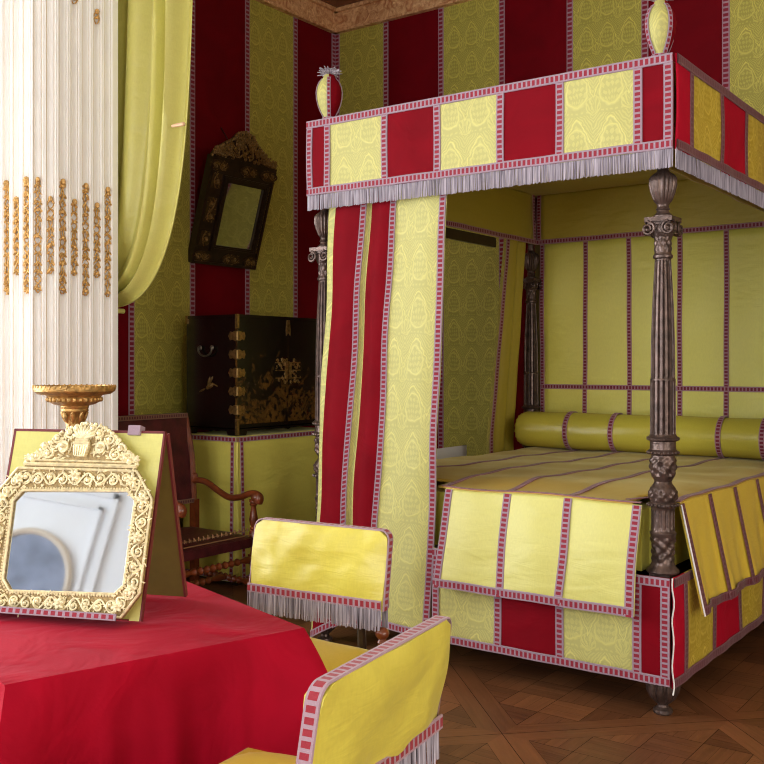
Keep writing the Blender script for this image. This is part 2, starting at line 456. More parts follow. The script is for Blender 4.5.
for i in range(-9, 10):
    for j in range(-9, 10):
        ox, oy = i*S, j*S
        wc = ((ox+.5*S)*ca - (oy+.5*S)*ca, (ox+.5*S)*ca + (oy+.5*S)*ca)
        if not (fx0 - 1 < wc[0] < fx1 + 1 and fy0 - 1 < wc[1] < fy1 + 1): continue
        r = random.random; g = .0015
        for q, al in (([(g,g),(S-g,g),(S-B,B),(B,B)],0),([(S-g,g),(S-g,S-g),(S-B,S-B),(S-B,B)],1),([(S-g,S-g),(g,S-g),(B,S-B),(S-B,S-B)],0),([(g,S-g),(g,g),(B,B),(B,S-B)],1)):
            addplank(q, ox, oy, r(), al)
        # woven field on the diagonal of the panel
        n = 3; D = (S - 2*B); c0 = S/2; st = D*sqrt(2)/(2*n)
        lo, hi = B + g, S - B - g
        for a in range(-n, n):
            for b in range(-n, n):
                cx, cy = (a+.5)*st, (b+.5)*st; h = st/2 - .0012
                if (a + b) % 2 == 0: cells = [(cx-h, cy-h, cx+h, cy-h+st*.34, 2), (cx-h, cy-h+st*.345, cx+h, cy+h-st*.34, 2), (cx-h, cy+h-st*.335, cx+h, cy+h, 2)]
                else: cells = [(cx-h, cy-h, cx-h+st*.34, cy+h, 3), (cx-h+st*.345, cy-h, cx+h-st*.34, cy+h, 3), (cx+h-st*.335, cy-h, cx+h, cy+h, 3)]
                sh0 = r()
                for (x0, y0, x1, y1, al) in cells:
                    q = [(x0,y0),(x1,y0),(x1,y1),(x0,y1)]
                    q = [(c0 + (x-y)*ca, c0 + (x+y)*ca) for x, y in q]
                    q = clip(q, lo, lo, hi, hi)
                    if q: addplank(q, ox, oy, clamp(sh0*.75 + r()*.3), al)
fl = mb.build('floor', [parquet(), simple('floor_joint', lin(34, 18, 10), .7)], smooth=False, weld=False)
at = fl.data.attributes.new('plank', 'FLOAT', 'FACE'); at.data.foreach_set('value', vals)
struct(fl)
mb = MB(); mb.box((XW - .3, -4.3, -.12), (3.2, YW + .25, -.004)); o = mb.build('floor_base', [simple('subfloor', lin(34, 18, 10), .7)], smooth=False); struct(o)

# fluted, partly gilded pier at the left of the alcove opening
def fluted(a, b, n, nor):
    a, b, nor = V(a), V(b), V(nor); pts = []
    L = (b - a).length; p = L/n; d = (b - a).normalized()
    for k in range(n):
        s0 = k*p
        for (t, h) in ((0, 0), (.06, .006), (.14, .006), (.18, -.002), (.24, -.002), (.27, .0)):
            pts.append(a + d*(s0 + t*p) + nor*h)
        for q in range(1, 9):
            ang = pi*q/9
            pts.append(a + d*(s0 + p*(.27 + .48*(1-cos(ang))/2 )) - nor*(p*.36*sin(ang)))
        for (t, h) in ((.76, 0), (.80, -.002), (.86, -.002), (.90, .006), (.97, .006)):
            pts.append(a + d*(s0 + t*p) + nor*h)
    return pts
PA, PB, PC, PD = (-5.41, 3.19), (-4.675, 3.19), (-4.6, 3.297), (-4.6, 3.676)
n3 = V((PC[1]-PB[1], -(PC[0]-PB[0]), 0)).normalized()
plan = fluted((*PA, 0), (*PB, 0), 8, (0, -1, 0)) + fluted((*PB, 0), (*PC, 0), 2, n3) + fluted((*PC, 0), (*PD, 0), 5, (1, 0, 0)) + [V((-4.6, 3.712, 0)), V((XW, 3.712, 0))]
mb = MB()
mb.grid(lambda i, j: (plan[i % len(plan)].x, plan[i % len(plan)].y, (0.02, 4.2)[j]), len(plan), 1, lambda i, j: 1 if i < 15*19 and i % 19 in (3, 14) else 0, cu=True)
mb.box((XW, 3.15, 0), (-4.56, 3.74, .5))
pier = struct(mb.build('wall_pier', [WHITE, simple('faded_gilt_line', lin(206, 184, 150), .5)], ang=30))
pier['label'] = 'white fluted pier with gilded garlands in its flutes'
def garland(parent, base, nor, along, z0, z1, w):
    mb = MB(); base, nor, along = V(base), V(nor), V(along)
    n = int((z1 - z0)/.045)
    for ph in (0, pi):
        pts = []
        for k in range(n*4 + 1):
            z = lerp(z0, z1, k/(n*4)); a = k*pi/4*.9 + ph
            pts.append(base + along*(w*.42*sin(a)*(.75 + .35*sin(z*31 + base.y*9))) + nor*(.006 + .006*cos(a)) + V((0, 0, z)))
        mb.tube(pts, w*.09, 5)
    for k in range(n):
        z = z0 + (k + .5)*(z1 - z0)/n
        for s in (-1, 1):
            M = Matrix.Rotation(s*.7 + random.uniform(-.3, .3), 3, nor)
            p = base + along*(s*w*.28) + nor*.008 + V((0, 0, z + random.uniform(-.01, .01)))
            ax = Matrix((along, nor, V((0, 0, 1)))).transposed()
            g = random.uniform(.7, 1.5); mb.ball(p, (w*.15*g, w*.14, w*.34*g), 6, 0, M @ ax)
        if k % 3 == 0: mb.ball(base + nor*.012 + V((0, 0, z)), w*.22, 6)
    mb.ball(base + nor*.012 + V((0, 0, z1)), (w*.36, w*.3, w*.4), 6)
    mb.build('gilt_garland', [GOLDLEAF], parent)
for (a, b, n, nor, skip) in ((PA, PB, 8, V((0, -1, 0)), 3), (PB, PC, 2, n3, 0), (PC, PD, 5, V((1, 0, 0)), 0)):
    a, b = V((*a, 0)), V((*b, 0)); p = (b - a)/n
    for k in range(skip, n):
        c = a + p*(k + .51) - nor*(p.length*.12)
        idx = k if n != 8 else k + 1
        hi = idx % 2 == 0
        garland(pier, c, nor, p.normalized(), 1.885 if hi else 1.99, 2.50 if hi else 2.40, p.length*.60)
    # gilded drops at the top of the flutes
    if n == 5:
        for k in (1, 3):
            c = a + p*(k + .51) - nor*(p.length*.12)
            garland(pier, c, nor, p.normalized(), 3.43 if k == 3 else 3.50, 3.50 if k == 3 else 3.55, p.length*.55)

# ------------------------------------------------------------------ camera
f_px = 984.9
cam = bpy.data.cameras.new('camera'); co = bpy.data.objects.new('camera', cam); C.objects.link(co)
co.location = (0, 0, 1.5); co.rotation_euler = (pi/2, 0, radians(36.0925))
cam.sensor_width = 36; cam.lens = 36*f_px/764; cam.shift_y = -18/764; cam.clip_end = 60
SC.camera = co
#@@PART2
# ------------------------------------------------------------------ the bed
XL, XR, YF, YB = -3.395, -1.518, 4.132, 6.525
bed = thing('four_poster_bed', 'tall four poster bed with carved dark posts and red and yellow striped canopy', 'bed', ((XL+XR)/2, (YF+YB)/2, 0))
PP = [(.0, .606), (.068, .606), (.07, .612), (.066, .622), (.055, .632), (.047, .65), (.046, .69), (.05, .74), (.053, .765), (.056, .770), (.056, .778),
      (.050, .784), (.049, .79), (.049, .878), (.052, .886), (.058, .892), (.058, .902), (.052, .908), (.058, .925), (.061, .945), (.054, .968), (.040, .985), (.036, .996),
      (.040, 1.005), (.050, 1.02), (.055, 1.05), (.054, 1.085), (.050, 1.108), (.064, 1.116), (.066, 1.126), (.056, 1.134), (.054, 1.15), (.054, 1.168), (.067, 1.174), (.070, 1.184), (.060, 1.19),
      (.054, 1.198), (.053, 1.43), (.0535, 1.434), (.051, 1.438), (.050, 1.6), (.045, 1.75), (.037, 1.9), (.034, 1.945), (.034, 1.95), (.041, 1.955), (.042, 1.965), (.036, 1.972), (.035, 1.98),
      (.035, 2.04), (.038, 2.05)]
VS = [(.0, 2.128), (.042, 2.128), (.042, 2.136), (.034, 2.142), (.026, 2.152), (.025, 2.158), (.031, 2.164), (.026, 2.170), (.024, 2.178), (.034, 2.2), (.046, 2.235), (.053, 2.268), (.052, 2.295), (.042, 2.315), (.028, 2.325), (.022, 2.335), (.026, 2.342), (.024, 2.36), (.024, 2.74), (0, 2.74)]
def flute_mod(a, z):
    if 1.205 < z < 1.425 or 1.44 < z < 1.945: return 1 - .2*max(0, sin(a*15))**.7
    if .79 < z < .875: return 1 - .12*max(0, sin(a*12))
    if 1.02 < z < 1.1 or .65 < z < .75: return 1 + .12*sin(a*6 + sin(z*60))*sin(z*120)
    if .915 < z < .96 or 1.98 < z < 2.045: return 1 + .10*sin(a*8)*sin(z*130)
    return 1
def refine(prof, mx=.03):
    o = [prof[0]]
    for a, b in zip(prof, prof[1:]):
        n = max(1, int(abs(b[1]-a[1])/mx))
        for k in range(1, n+1): o.append((lerp(a[0], b[0], k/n), lerp(a[1], b[1], k/n)))
    return o
def make_post(x, y):
    mb = MB(); mb.lathe(refine(PP, .007), 120, (x, y, 0), flute_mod)
    mb.box((x-.045, y-.045, .14), (x+.045, y+.045, .61))
    for z in (1.121, 1.179, .897):
        for k in range(22):
            a = 2*pi*k/22; mb.ball((x + .064*cos(a), y + .064*sin(a), z), .0065, 6)
    p = mb.build('bed_post', [BRONZE], bed)
    mb = MB(); mb.lathe(refine(VS, .01), 84, (x, y, 0), lambda a, z: 1 + .14*abs(sin(a*9)) if 2.19 < z < 2.315 else 1)
    mb.build('post_vase', [BRONZE], p)
    mb = MB()      # Ionic capital
    mb.box((x-.06, y-.06, 2.108), (x+.06, y+.06, 2.128)); mb.box((x-.05, y-.05, 2.095), (x+.05, y+.05, 2.11))
    mb.lathe([(.04, 2.045), (.046, 2.06), (.05, 2.08), (.046, 2.096)], 32, (x, y, 0))
    for sx in (-1, 1):
        for sy in (-1, 1):
            for face in (0, 1):
                pts = []
                for k in range(26):
                    t = k/25; a = pi/2 + t*3.4*pi; r = .027*(1-t) + .004
                    h = sx*(.044 + r*cos(a)) if face == 0 else sy*(.044 + r*cos(a))
                    z = 2.078 + r*sin(a)
                    pts.append((x + h, y + sy*.061, z) if face == 0 else (x + sx*.061, y + h, z))
                mb.tube(pts, .0055, 6)
    mb.build('capital', [BRONZE], p)
    mb = MB()
    mb.lathe([(0, .0), (.036, .0), (.042, .008), (.04, .02), (.024, .03), (.022, .04), (.034, .05), (.056, .07), (.070, .10), (.074, .13), (.066, .16), (0, .17)], 60, (x, y, 0), lambda a, z: 1 - .16*max(0, sin(a*10)) if .045 < z < .165 else 1)
    mb.build('bun_foot', [BRONZE], bed)
for x, y in ((XL, YF), (XR, YF), (XL, YB), (XR, YB)): make_post(x, y)

# canopy box
OX0, OX1, OY0, OY1 = -3.41, -1.42, 4.0, 6.66
VT, VBZ, FR = 2.788, 2.392, .086
mb = MB(); mb.box((OX0+.02, OY0+.02, 2.735), (OX1-.02, OY1, 2.765)); mb.build('tester', [SILKD], bed)
def fringe(mb, p0, p1, z, L, nor, step=.0042, rr=.0021, wig=.004):
    p0, p1, nor = V(p0), V(p1), V(nor); d = (p1-p0); n = int(d.length/step); dn = d.normalized()
    lo = 0
    for k in range(n):
        b = p0 + d*((k+.5)/n) + nor*random.uniform(-.003, .003)
        lo = lo*.75 + random.uniform(-1, 1)*.0022
        l = L*(1 + random.uniform(-.05, .03)); sh = lo + random.uniform(-.0015, .0015); out = random.uniform(.0, wig)
        tri = [(dn*rr*1.2), (nor*rr*1.1 - dn*rr*.6), (-nor*rr*1.1 - dn*rr*.9)]
        top = [b + q + V((0, 0, z)) for q in tri]
        mid = [b + q + dn*sh*.5 + nor*out*.6 + V((0, 0, z - l*.5)) for q in tri]
        bot = [b + q*.9 + dn*sh + nor*out + V((0, 0, z - l)) for q in tri]
        i = mb.idx(top + mid + bot)
        for r in (0, 3):
            for q in range(3):
                w = (q+1) % 3; mb.f.append((i+r+q, i+r+w, i+r+3+w, i+r+3+q)); mb.m.append(0); mb.uv.append([(0,0)]*4)
def striped(name, seams, first, P, z0, z1, nor, mats, braidm, parent, bw=.041, fr=True, topb=True, endb=True, fringe_z=None, wav=.006, sub=8, botb=True):
    """panel of alternating velvet / brocade with woven trim along edges and seams. P(s, z) -> point"""
    nor = V(nor)
    mb = MB(); xs = []; ms = []
    for k in range(len(seams)-1):
        for q in range(sub): xs.append(lerp(seams[k], seams[k+1], q/sub)); ms.append((first+k) % 2)
    xs.append(seams[-1]); nz = 8
    ph = random.uniform(0, 6)
    def W(s, z):
        t = (z - z0)/(z1 - z0); k = sin(pi*clamp(t))
        return V(P(s, z)) + nor*(wav*k*sin(s*11 + ph) + wav*.5*sin(s*23 + t*3 + ph)*(1-t))
    mb.grid(lambda i, j: W(xs[i], lerp(z0, z1, j/nz)), len(xs)-1, nz, lambda i, j: ms[i], lambda i, j: (xs[i]-xs[0], lerp(z0, z1, j/nz)))
    o = mb.build(name, mats, parent, solid=.006)
    mb = MB(); e = bw/2; a = V(P(seams[0]+1, z0)) - V(P(seams[0], z0)); a.normalize()
    zz = [lerp(z0+e*.5, z1-e*.5, k/10) for k in range(11)]
    sl = seams if endb else seams[1:-1]
    for k, s in enumerate(sl):
        s2 = s + (e if (endb and k == 0) else 0) - (e if (endb and k == len(sl)-1) else 0)
        mb.braid([W(s2, z) for z in zz], a, bw, nor, .0045)
    ss = [lerp(seams[0], seams[-1], k/60) for k in range(61)]
    if topb: mb.braid([W(s, z1-e) for s in ss], (0, 0, 1), bw, nor, .006)
    if botb: mb.braid([W(s, z0+e) for s in ss], (0, 0, 1), bw, nor, .006)
    mb.build('braid', [braidm], o, weld=False)
    if fr:
        mb = MB(); fz = z0 + .008
        fringe(mb, P(seams[0], 0), P(seams[-1], 0), fz, FR, nor)
        mb.build('fringe', [FRINGE], o, smooth=False, weld=False)
    return o
FS = [OX0+.004, -3.268, -2.897, -2.587, -2.236, -1.938, -1.577, OX1-.006]
SS = [OY0+.012, 4.20, 4.605, 5.015, 5.42, 5.83, 6.24, OY1]
VM = [VEL, BROC]
striped('valance', FS, 0, lambda s, z: (s, OY0, z), VBZ, VT, (0, -1, 0), VM, BRAID, bed)
VMS = [VELS, brocade('side_lit_brocade', lin(186, 158, 36), lin(228, 206, 80))]  # side brocade: golden tone of the dimmer side light put into its colour
striped('valance', SS, 0, lambda s, z: (OX1, s, z), VBZ, VT, (1, 0, 0), VMS, BRAID_SHADE, bed, endb=False)
striped('valance', SS, 0, lambda s, z: (OX0, s, z), VBZ, VT, (-1, 0, 0), VM, BRAID_SHADE, bed, fr=False)
mb = MB(); mb.box((-3.395, 4.2, 2.305), (-3.37, 5.96, 2.372)); mb.build('shaded_fringe_bar', [DARKWOOD], bed, smooth=False)  # dark bar stands in for the left valance's shaded fringe
# plain linings inside the canopy
def plain(name, P, a0, a1, z0, z1, nor, bs, parent, mat, hz=(), bw=.036, bm=BRAIDD, n=24, wav=.006):
    nor = V(nor); mb = MB()
    W = lambda s, z: V(P(s, z)) + nor*(wav*sin(s*7 + z*3) + wav*.6*sin(s*17 - z*9))
    mb.grid(lambda i, j: W(lerp(a0, a1, i/n), lerp(z0, z1, j/n)), n, n, 0, lambda i, j: (lerp(a0, a1, i/n), lerp(z0, z1, j/n)))
    o = mb.build(name, [mat], parent, solid=.006)
    mb = MB(); a = (V(P(1, 0)) - V(P(0, 0)))
    for s in bs: mb.braid([W(s, lerp(z0, z1, k/16)) for k in range(17)], a, bw, nor, .0045)
    for z in hz: mb.braid([W(lerp(a0, a1, k/30), z) for k in range(31)], (0, 0, 1), bw, nor, .0055)
    mb.build('braid', [bm], o, weld=False)
    return o
plain('inner_valance', lambda s, z: (-3.352, s, z), 4.20, 6.50, 2.375, 2.735, (1, 0, 0), [6.48], bed, SILKD, [2.393])
plain('inner_valance', lambda s, z: (s, 6.52, z), -3.34, -1.57, 2.375, 2.735, (0, -1, 0), [-3.325], bed, SILKD, [2.393])
plain('inner_valance', lambda s, z: (-1.56, s, z), 4.20, 6.50, 2.375, 2.735, (-1, 0, 0), [6.48], bed, SILKD, [2.393])
plain('inner_valance', lambda s, z: (s, 4.118, z), -3.33, -1.59, 2.41, 2.735, (0, 1, 0), [], bed, SILKD, [2.43])
plain('headboard', lambda s, z: (s, 6.585, z), -3.35, -1.50, .75, 2.40, (0, -1, 0), [-3.331, -2.99, -2.66, -2.30, -1.99, -1.66], bed, silk('headboard_silk', lin(222, 214, 96), .42, .010), [1.335])
mb = MB(); mb.box((-3.40, 6.597, .3), (-1.50, 6.62, 2.55)); mb.build('headboard_frame', [OLIVE], bed)
# skirt round the frame
SF = [-2.642, -2.282, -1.962, -1.60, -1.456]
sk = striped('base_valance', SF, 1, lambda s, z: (s, 4.05, z), .145, .60, (0, -1, 0), [VEL, BROC], BRAID, bed, fr=False, wav=.005)
striped('base_valance', [4.062] + SS[1:], 0, lambda s, z: (-1.45, s, z), .135, .60, (1, 0, 0), [VELS, VMS[1]], BRAID_SHADE, bed, fr=False, wav=.006, endb=False)
mb = MB()
mb.tube([(-1.447 + .004*sin(k*.9), 4.057 + .003*sin(k*1.3), lerp(.11, .60, k/20)) for k in range(21)], .0035, 6)
mb.build('white_edging', [CARD], bed)
mb = MB()
for lo, hi in (((XL, YF+.06, .3), (XL+.04, YB, .58)), ((XR-.04, YF+.06, .3), (XR, YB, .58)), ((XL+.06, YF, .3), (XR-.06, YF+.03, .58)), ((XL, YB-.02, .3), (XR, YB+.02, .58)), ((XL+.04, YF+.03, .40), (XR-.04, YB-.02, .44))): mb.box(lo, hi)
mb.build('bed_frame', [DARKWOOD], bed)
# covered urns on top of the canopy
def urn(x, y, a0):
    z0 = 2.785
    prof = [(.0, 0), (.05, 0), (.052, .012), (.034, .022), (.028, .04), (.032, .055), (.045, .08), (.057, .11), (.065, .145), (.067, .18), (.062, .21), (.050, .238), (.034, .256), (.03, .27), (.022, .278), (0, .28)]
    mb = MB(); n = 40
    mb.grid(lambda i, j: (x + prof[j][0]*cos(2*pi*i/n + a0), y + prof[j][0]*sin(2*pi*i/n + a0), z0 + prof[j][1]), n, len(prof)-1, lambda i, j: (i*4//n) % 2, lambda i, j: (i*.012, prof[j][1]), cu=True)
    o = mb.build('finial_urn', [BROC, VEL], bed)
    mb = MB(); pr = prof[3:13]
    for k in range(4):
        a = a0 + k*pi/2; r = V((cos(a), sin(a), 0)); t = V((-sin(a), cos(a), 0))
        mb.braid([V((x, y, z0 + z)) + r*rr for rr, z in pr], t, .021, r, .002)
    mb.braid([V((x, y, z0 + .035)) + V((cos(b), sin(b), 0))*.0315 for b in [2*pi*k/24 for k in range(25)]], (0, 0, 1), .02, [V((cos(b), sin(b), 0)) for b in [2*pi*k/24 for k in range(25)]], .002)
    mb.build('braid', [BRAID], o, weld=False)
    mb = MB()
    for k in range(70):
        a = random.uniform(0, 2*pi); e = random.uniform(.2, 1.4); l = random.uniform(.035, .062)
        d = V((cos(a)*cos(e), sin(a)*cos(e), sin(e)))
        b = V((x, y, z0 + .272)) + V((cos(a), sin(a), 0))*.012
        mb.tube([b, b + d*l*.6, b + d*l*.9 + V((cos(a), sin(a), -.5))*.012], [.004, .004, .002], 4)
    mb.ball((x, y, z0 + .292), (.03, .03, .022), 10)
    mb.build('plume', [FRINGE], o, weld=False)
urn(-3.365, YF, radians(-144)); urn(-1.53, YF, radians(-122)); urn(-3.375, 6.45, .4); urn(-1.53, 6.45, .4)

# mattress, coverlet, bolster
mt = MB()
x0, x1, y0, y1 = -3.35, -1.535, 4.125, 6.47
poly = [(x0+.1, y0), (x1-.075, y0), (x1-.075, y0+.09), (x1, y0+.09), (x1, y1), (x0, y1), (x0, y0+.13), (x0+.1, y0+.13)]
mt.prism(poly, .60, .865)
tag(mt.build('mattress', [SILK], ang=30), 'thick yellow silk mattress showing beside the front post under the coverlet', 'mattress')
cov = thing('coverlet', 'citron silk coverlet with maroon braid lines spread over the bed', 'bedspread', (-2.45, 5.2, .9))
CX0, CX1, CY0, CY1 = -3.40, -1.478, 4.085, 6.44
def ctop(x, y):
    h = .896 + .030*sstep(0, .34, y - CY0)*(1 - .9*sstep(.3, 2.3, y - CY0))*(.75 + .25*sin((x-CX0)/(CX1-CX0)*pi))
    h -= .02*exp(-((x-CX1)/.06)**2) + .03*exp(-((x-CX0)/.07)**2)
    return h + .004*sin(x*9 + y*5) + .003*sin(y*13 - x*6)
mb = MB(); nx, ny = 48, 58
gx = lambda i: lerp(CX0, CX1, i/nx); gy = lambda j: lerp(CY0, CY1, j/ny)
mb.grid(lambda i, j: (gx(i), gy(j), ctop(gx(i), gy(j))), nx, ny, 0, skip=lambda i, j: gx(i+1) > -1.60 and gy(j) < 4.22 or gx(i+1) < -2.60 and gy(j) < 4.17)
o = mb.build('top_panel', [silk('shaded_coverlet_silk', lin(184, 148, 56), .42, .010)], cov, solid=.008)  # coverlet silk in its shaded tone, painted as base colour
mb = MB()
for x in (-2.95, -2.60, -2.25, -1.937):
    mb.braid([(x, gy(j), ctop(x, gy(j))) for j in range(0 if x > -2.61 else 4, ny+1)], (1, 0, 0), .03, (0, 0, 1), .005)
ys = [lerp(4.23, CY1, k/40) for k in range(41)]
mb.braid([(CX1 - .016, y, ctop(CX1-.016, y)) for y in ys], (1, 0, 0), .034, (0, 0, 1), .005)
mb.braid([(lerp(-2.61, -1.60, k/20), CY0 + .012, ctop(lerp(-2.61, -1.60, k/20), CY0+.012)) for k in range(21)], (0, 1, 0), .024, (0, 0, 1), .005)
mb.braid([(lerp(-1.66, -1.60, k/3), lerp(4.09, 4.22, k/3), ctop(-1.6, 4.2)) for k in range(4)], (1, 0, 0), .02, (0, 0, 1), .004)
mb.build('braid', [braid_mat('maroon_coverlet_braid', lin(150, 96, 104), lin(110, 24, 44))], o, weld=False)
# foot flap, flaring out towards its hem
def flapP(s, t):          # s 0..1 across, t 0..1 down
    x = lerp(-2.588, -1.592, s); y = lerp(CY0, 3.985, t**.9)
    return V((x + .006*sin(t*5 + s*9)*t, y - .008*t*sin(s*13 + 1) - .006*sin(s*3*pi)**2*(1-t) - .012*sin(pi*t)*abs(sin(s*3*pi)), lerp(ctop(x, CY0) - .002, .432, t) + .003*sin(s*15)*t))
def flap(name, P, mat, seams, bm, w, hem, nrm, bw=.042):
    mb = MB(); n = 36; nw = 36 if name == 'foot_flap' else 140
    mb.grid(lambda i, j: P(i/nw, j/n), nw, n, 0, lambda i, j: (i/nw, j/n))
    o = mb.build(name, [mat], cov, solid=.008)
    mb = MB(); nrm = V(nrm); a = (P(1, .5) - P(0, .5)).normalized()
    for s in seams:
        mb.braid([P(clamp(s, w/2, 1-w/2), k/24) for k in range(25)], a, bw if s not in (0, 1) else bw, nrm, .007)
    mb.braid([P(k/140, 1 - hem/2) for k in range(141)], (0, 0, 1), bw, nrm, .009)
    mb.build('braid', [bm], o, weld=False)
    return o
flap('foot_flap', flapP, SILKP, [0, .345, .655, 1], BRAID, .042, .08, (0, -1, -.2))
def sideP(s, t):
    y = lerp(4.225, 5.62, s); x = lerp(CX1 - .002, -1.395, t)
    return V((x + .014*t*sin(s*21 + 1) + .006*sin(s*46)*t, y + .02*t, lerp(ctop(CX1, y) - .002, .415, t) + .006*t*sin(s*21)))
flap('side_flap', sideP, silk('side_lit_silk', lin(230, 200, 70), .38, .014), [0, .281, .561, .842], BRAID_SHADE, .026, .08, (1, 0, 0))  # side flap: same silk, its warmer side light put into the colour
mb = MB(); mb.tube([sideP(0, k/16) + V((.012, -.006, 0)) for k in range(17)], .004, 6); mb.build('white_edging', [CARD], cov)

bol = thing('bolster', 'long round citron silk bolster with braid bands lying against the headboard', 'bolster', (-2.45, 6.315, 1.0))
mb = MB(); bx0, bx1, br = -3.37, -1.55, .130; by, bz = 6.32, 1.036
prof = [(0, bx0 + .006), (.02, bx0), (.07, bx0 - .004), (.108, bx0 + .008), (.121, bx0 + .03)] + [(br, lerp(bx0 + .06, bx1 - .06, k/30)) for k in range(31)] + [(.121, bx1 - .03), (.108, bx1 - .008), (.07, bx1 + .004), (0, bx1)]
def bp(i, j, n=48):
    r, x = prof[j]; a = 2*pi*i/n
    r *= 1 + (.05*sin(a*16) if r < .115 else .012*sin(x*9 + a*2) + .006*sin(a*5 + x*23))
    return (x, by + r*cos(a), bz + r*sin(a)*.97)
mb.grid(bp, 48, len(prof)-1, 0, cu=True)
mb.build('bolster_case', [silk('bolster_silk', lin(196, 184, 70), .27, .006, .05)], bol)
for x in (-2.965, -2.635, -2.30, -1.925, -1.66):
    mb = MB(); A = [2*pi*k/40 for k in range(41)]
    mb.braid([(x, by + br*cos(a)*1.012, bz + br*sin(a)*.985) for a in A], (1, 0, 0), .036, [V((0, cos(a), sin(a))) for a in A], .003)
    mb.build('braid', [BRAIDD], bol, weld=False)

# bed curtains
def catmull(tab, n):
    out = []
    for k in range(len(tab)-1):
        p0 = tab[max(0, k-1)]; p1 = tab[k]; p2 = tab[k+1]; p3 = tab[min(len(tab)-1, k+2)]
        for q in range(n):
            t = q/n
            out.append(tuple(.5*((2*b) + (-a+c)*t + (2*a-5*b+4*c-d)*t*t + (-a+3*b-3*c+d)*t**3) for a, b, c, d in zip(p0, p1, p2, p3)))
    out.append(tab[-1]); return out
def bedcurtain(name, label, ctrl, mats, zt, zb, zref, ybase, P, parent_loc, braid_rows, nor, bmat, hem=True, zleft=None):
    """ctrl rows: (coordinate at top, coordinate at zref, fold offset, material of the strip that follows)"""
    e = thing(name, label, 'curtain', parent_loc, 0, 'bed curtains')
    n = 5; pts = catmull([c[:3] for c in ctrl], n)
    ms = [ctrl[k//n][3] for k in range(len(pts)-1)]
    nz = 44
    # width along the cloth (for the weave)
    us = [0]
    for a, b in zip(pts, pts[1:]): us.append(us[-1] + sqrt((b[1]-a[1])**2 + (b[2]-a[2])**2))
    def W(q, j):
        t = j/nz; z = lerp(zt, zb if zleft is None else lerp(zleft, zb, sstep(-3.28, -2.9, q[0])), t)
        k = (zt - z)/(zt - zref)
        c = q[0] + (q[1]-q[0])*k
        d = q[2]*(.85 + .3*t) + .006*sin(z*5 + c*8) + .003*sin(z*13 - c*20)
        return V(P(c + .004*sin(z*7 + q[0]*11), d, z))
    mb = MB()
    mb.grid(lambda i, j: W(pts[i], j), len(pts)-1, nz, lambda i, j: ms[i], lambda i, j: (us[i] + .05, lerp(zt, zb, j/nz)))
    o = mb.build('curtain_cloth', mats, e, solid=.005, ang=60)
    mb = MB()
    for k, bw in braid_rows:
        q = pts[k*n]; q2 = pts[min(len(pts)-1, k*n+1)]; q1 = pts[max(0, k*n-1)]
        rows = [W(q, j) for j in range(nz+1)]
        ac = [(W(q2, j) - W(q1, j)).normalized() for j in range(nz+1)]
        dn = [(W(q, min(nz, j+1)) - W(q, max(0, j-1))).normalized() for j in range(nz+1)]
        nn = []
        for a, d in zip(ac, dn):
            m_ = a.cross(d)
            if m_.dot(V(nor)) < 0: m_ = -m_
            nn.append(m_)
        mb.braid(rows, ac, bw, nn, .005)
    if hem: mb.braid([W(q, nz) + V((0, 0, .02)) for q in pts], (0, 0, 1), .04, nor, .006)
    mb.build('braid', [bmat], e, weld=False)
    return e
# (0 brocade, 1 velvet)
cf = [(-3.283, -3.392, .012, 0), (-3.262, -3.38, .004, 0), (-3.225, -3.362, .0, 1), (-3.139, -3.29, -.03, 1), (-3.042, -3.200, .0, 0), (-3.020, -3.176, .03, 0), (-3.003, -3.150, .025, 1),
      (-2.93, -3.065, -.03, 1), (-2.858, -2.988, .0, 0), (-2.81, -2.93, .012, 0), (-2.73, -2.83, -.012, 0), (-2.65, -2.73, -.022, 0), (-2.568, -2.652, -.004, 0), (-2.548, -2.634, .0, 0)]
bedcurtain('bed_curtain', 'crimson and yellow brocade bed curtain gathered at the foot of the bed', cf, [BROC, VEL], 2.70, .155, .79, 4.05,
           lambda c, d, z: (c, 4.055 + d*.75, z), (-3.0, 4.03, 0), [(4, .034), (8, .034), (12, .038)], (0, -1, 0), BRAID, zleft=.03)
# gathered at the head, left: outside strip of brocade, braid, plain lining in folds
cb = [(5.99, 5.86, -.10, 0), (6.0, 5.87, -.07, 0), (5.985, 5.86, -.02, 0), (5.995, 5.87, .02, 1), (6.04, 5.93, -.01, 1), (6.09, 6.0, -.05, 1), (6.15, 6.08, .0, 1), (6.21, 6.16, .02, 1), (6.27, 6.23, -.04, 1), (6.33, 6.30, .0, 1), (6.38, 6.36, .02, 1), (6.43, 6.42, -.03, 1)]
cb = [(6.43 - (6.43-a)*.66, 6.43 - (6.43-b)*.66, c, d) for a, b, c, d in cb]
bedcurtain('bed_curtain', 'plain citron curtain with a maroon braid edge beside the far headboard post', cb, [BROCW, SILKD], 2.70, .15, .9, 0,
           lambda c, d, z: (-3.378 + max(d, -.045)*.45 - .10*clamp((2.4 - z)/1.4), c, z), (-3.45, 6.2, 0), [(3, .04)], (.7, -.7, 0), BRAIDD, False)
cr = [(5.74, 5.70, .06, 0), (5.76, 5.70, .02, 0), (5.83, 5.78, .05, 0), (5.92, 5.88, .0, 0), (6.0, 5.98, .045, 0), (6.1, 6.08, .0, 0), (6.2, 6.18, .04, 0), (6.3, 6.3, .0, 0), (6.42, 6.42, .02, 0)]
bedcurtain('bed_curtain', 'brocade curtain with a braid edge, both coloured as in shade, at the right end of the headboard', cr, [VMS[1], SILKD], 2.70, .15, .9, 0,
           lambda c, d, z: (-1.345 - d - .10*clamp((z-.9)/1.5), c, z), (-1.4, 6.1, 0), [(1, .04)], (-.5, -1, 0), BRAID_SHADE, False)
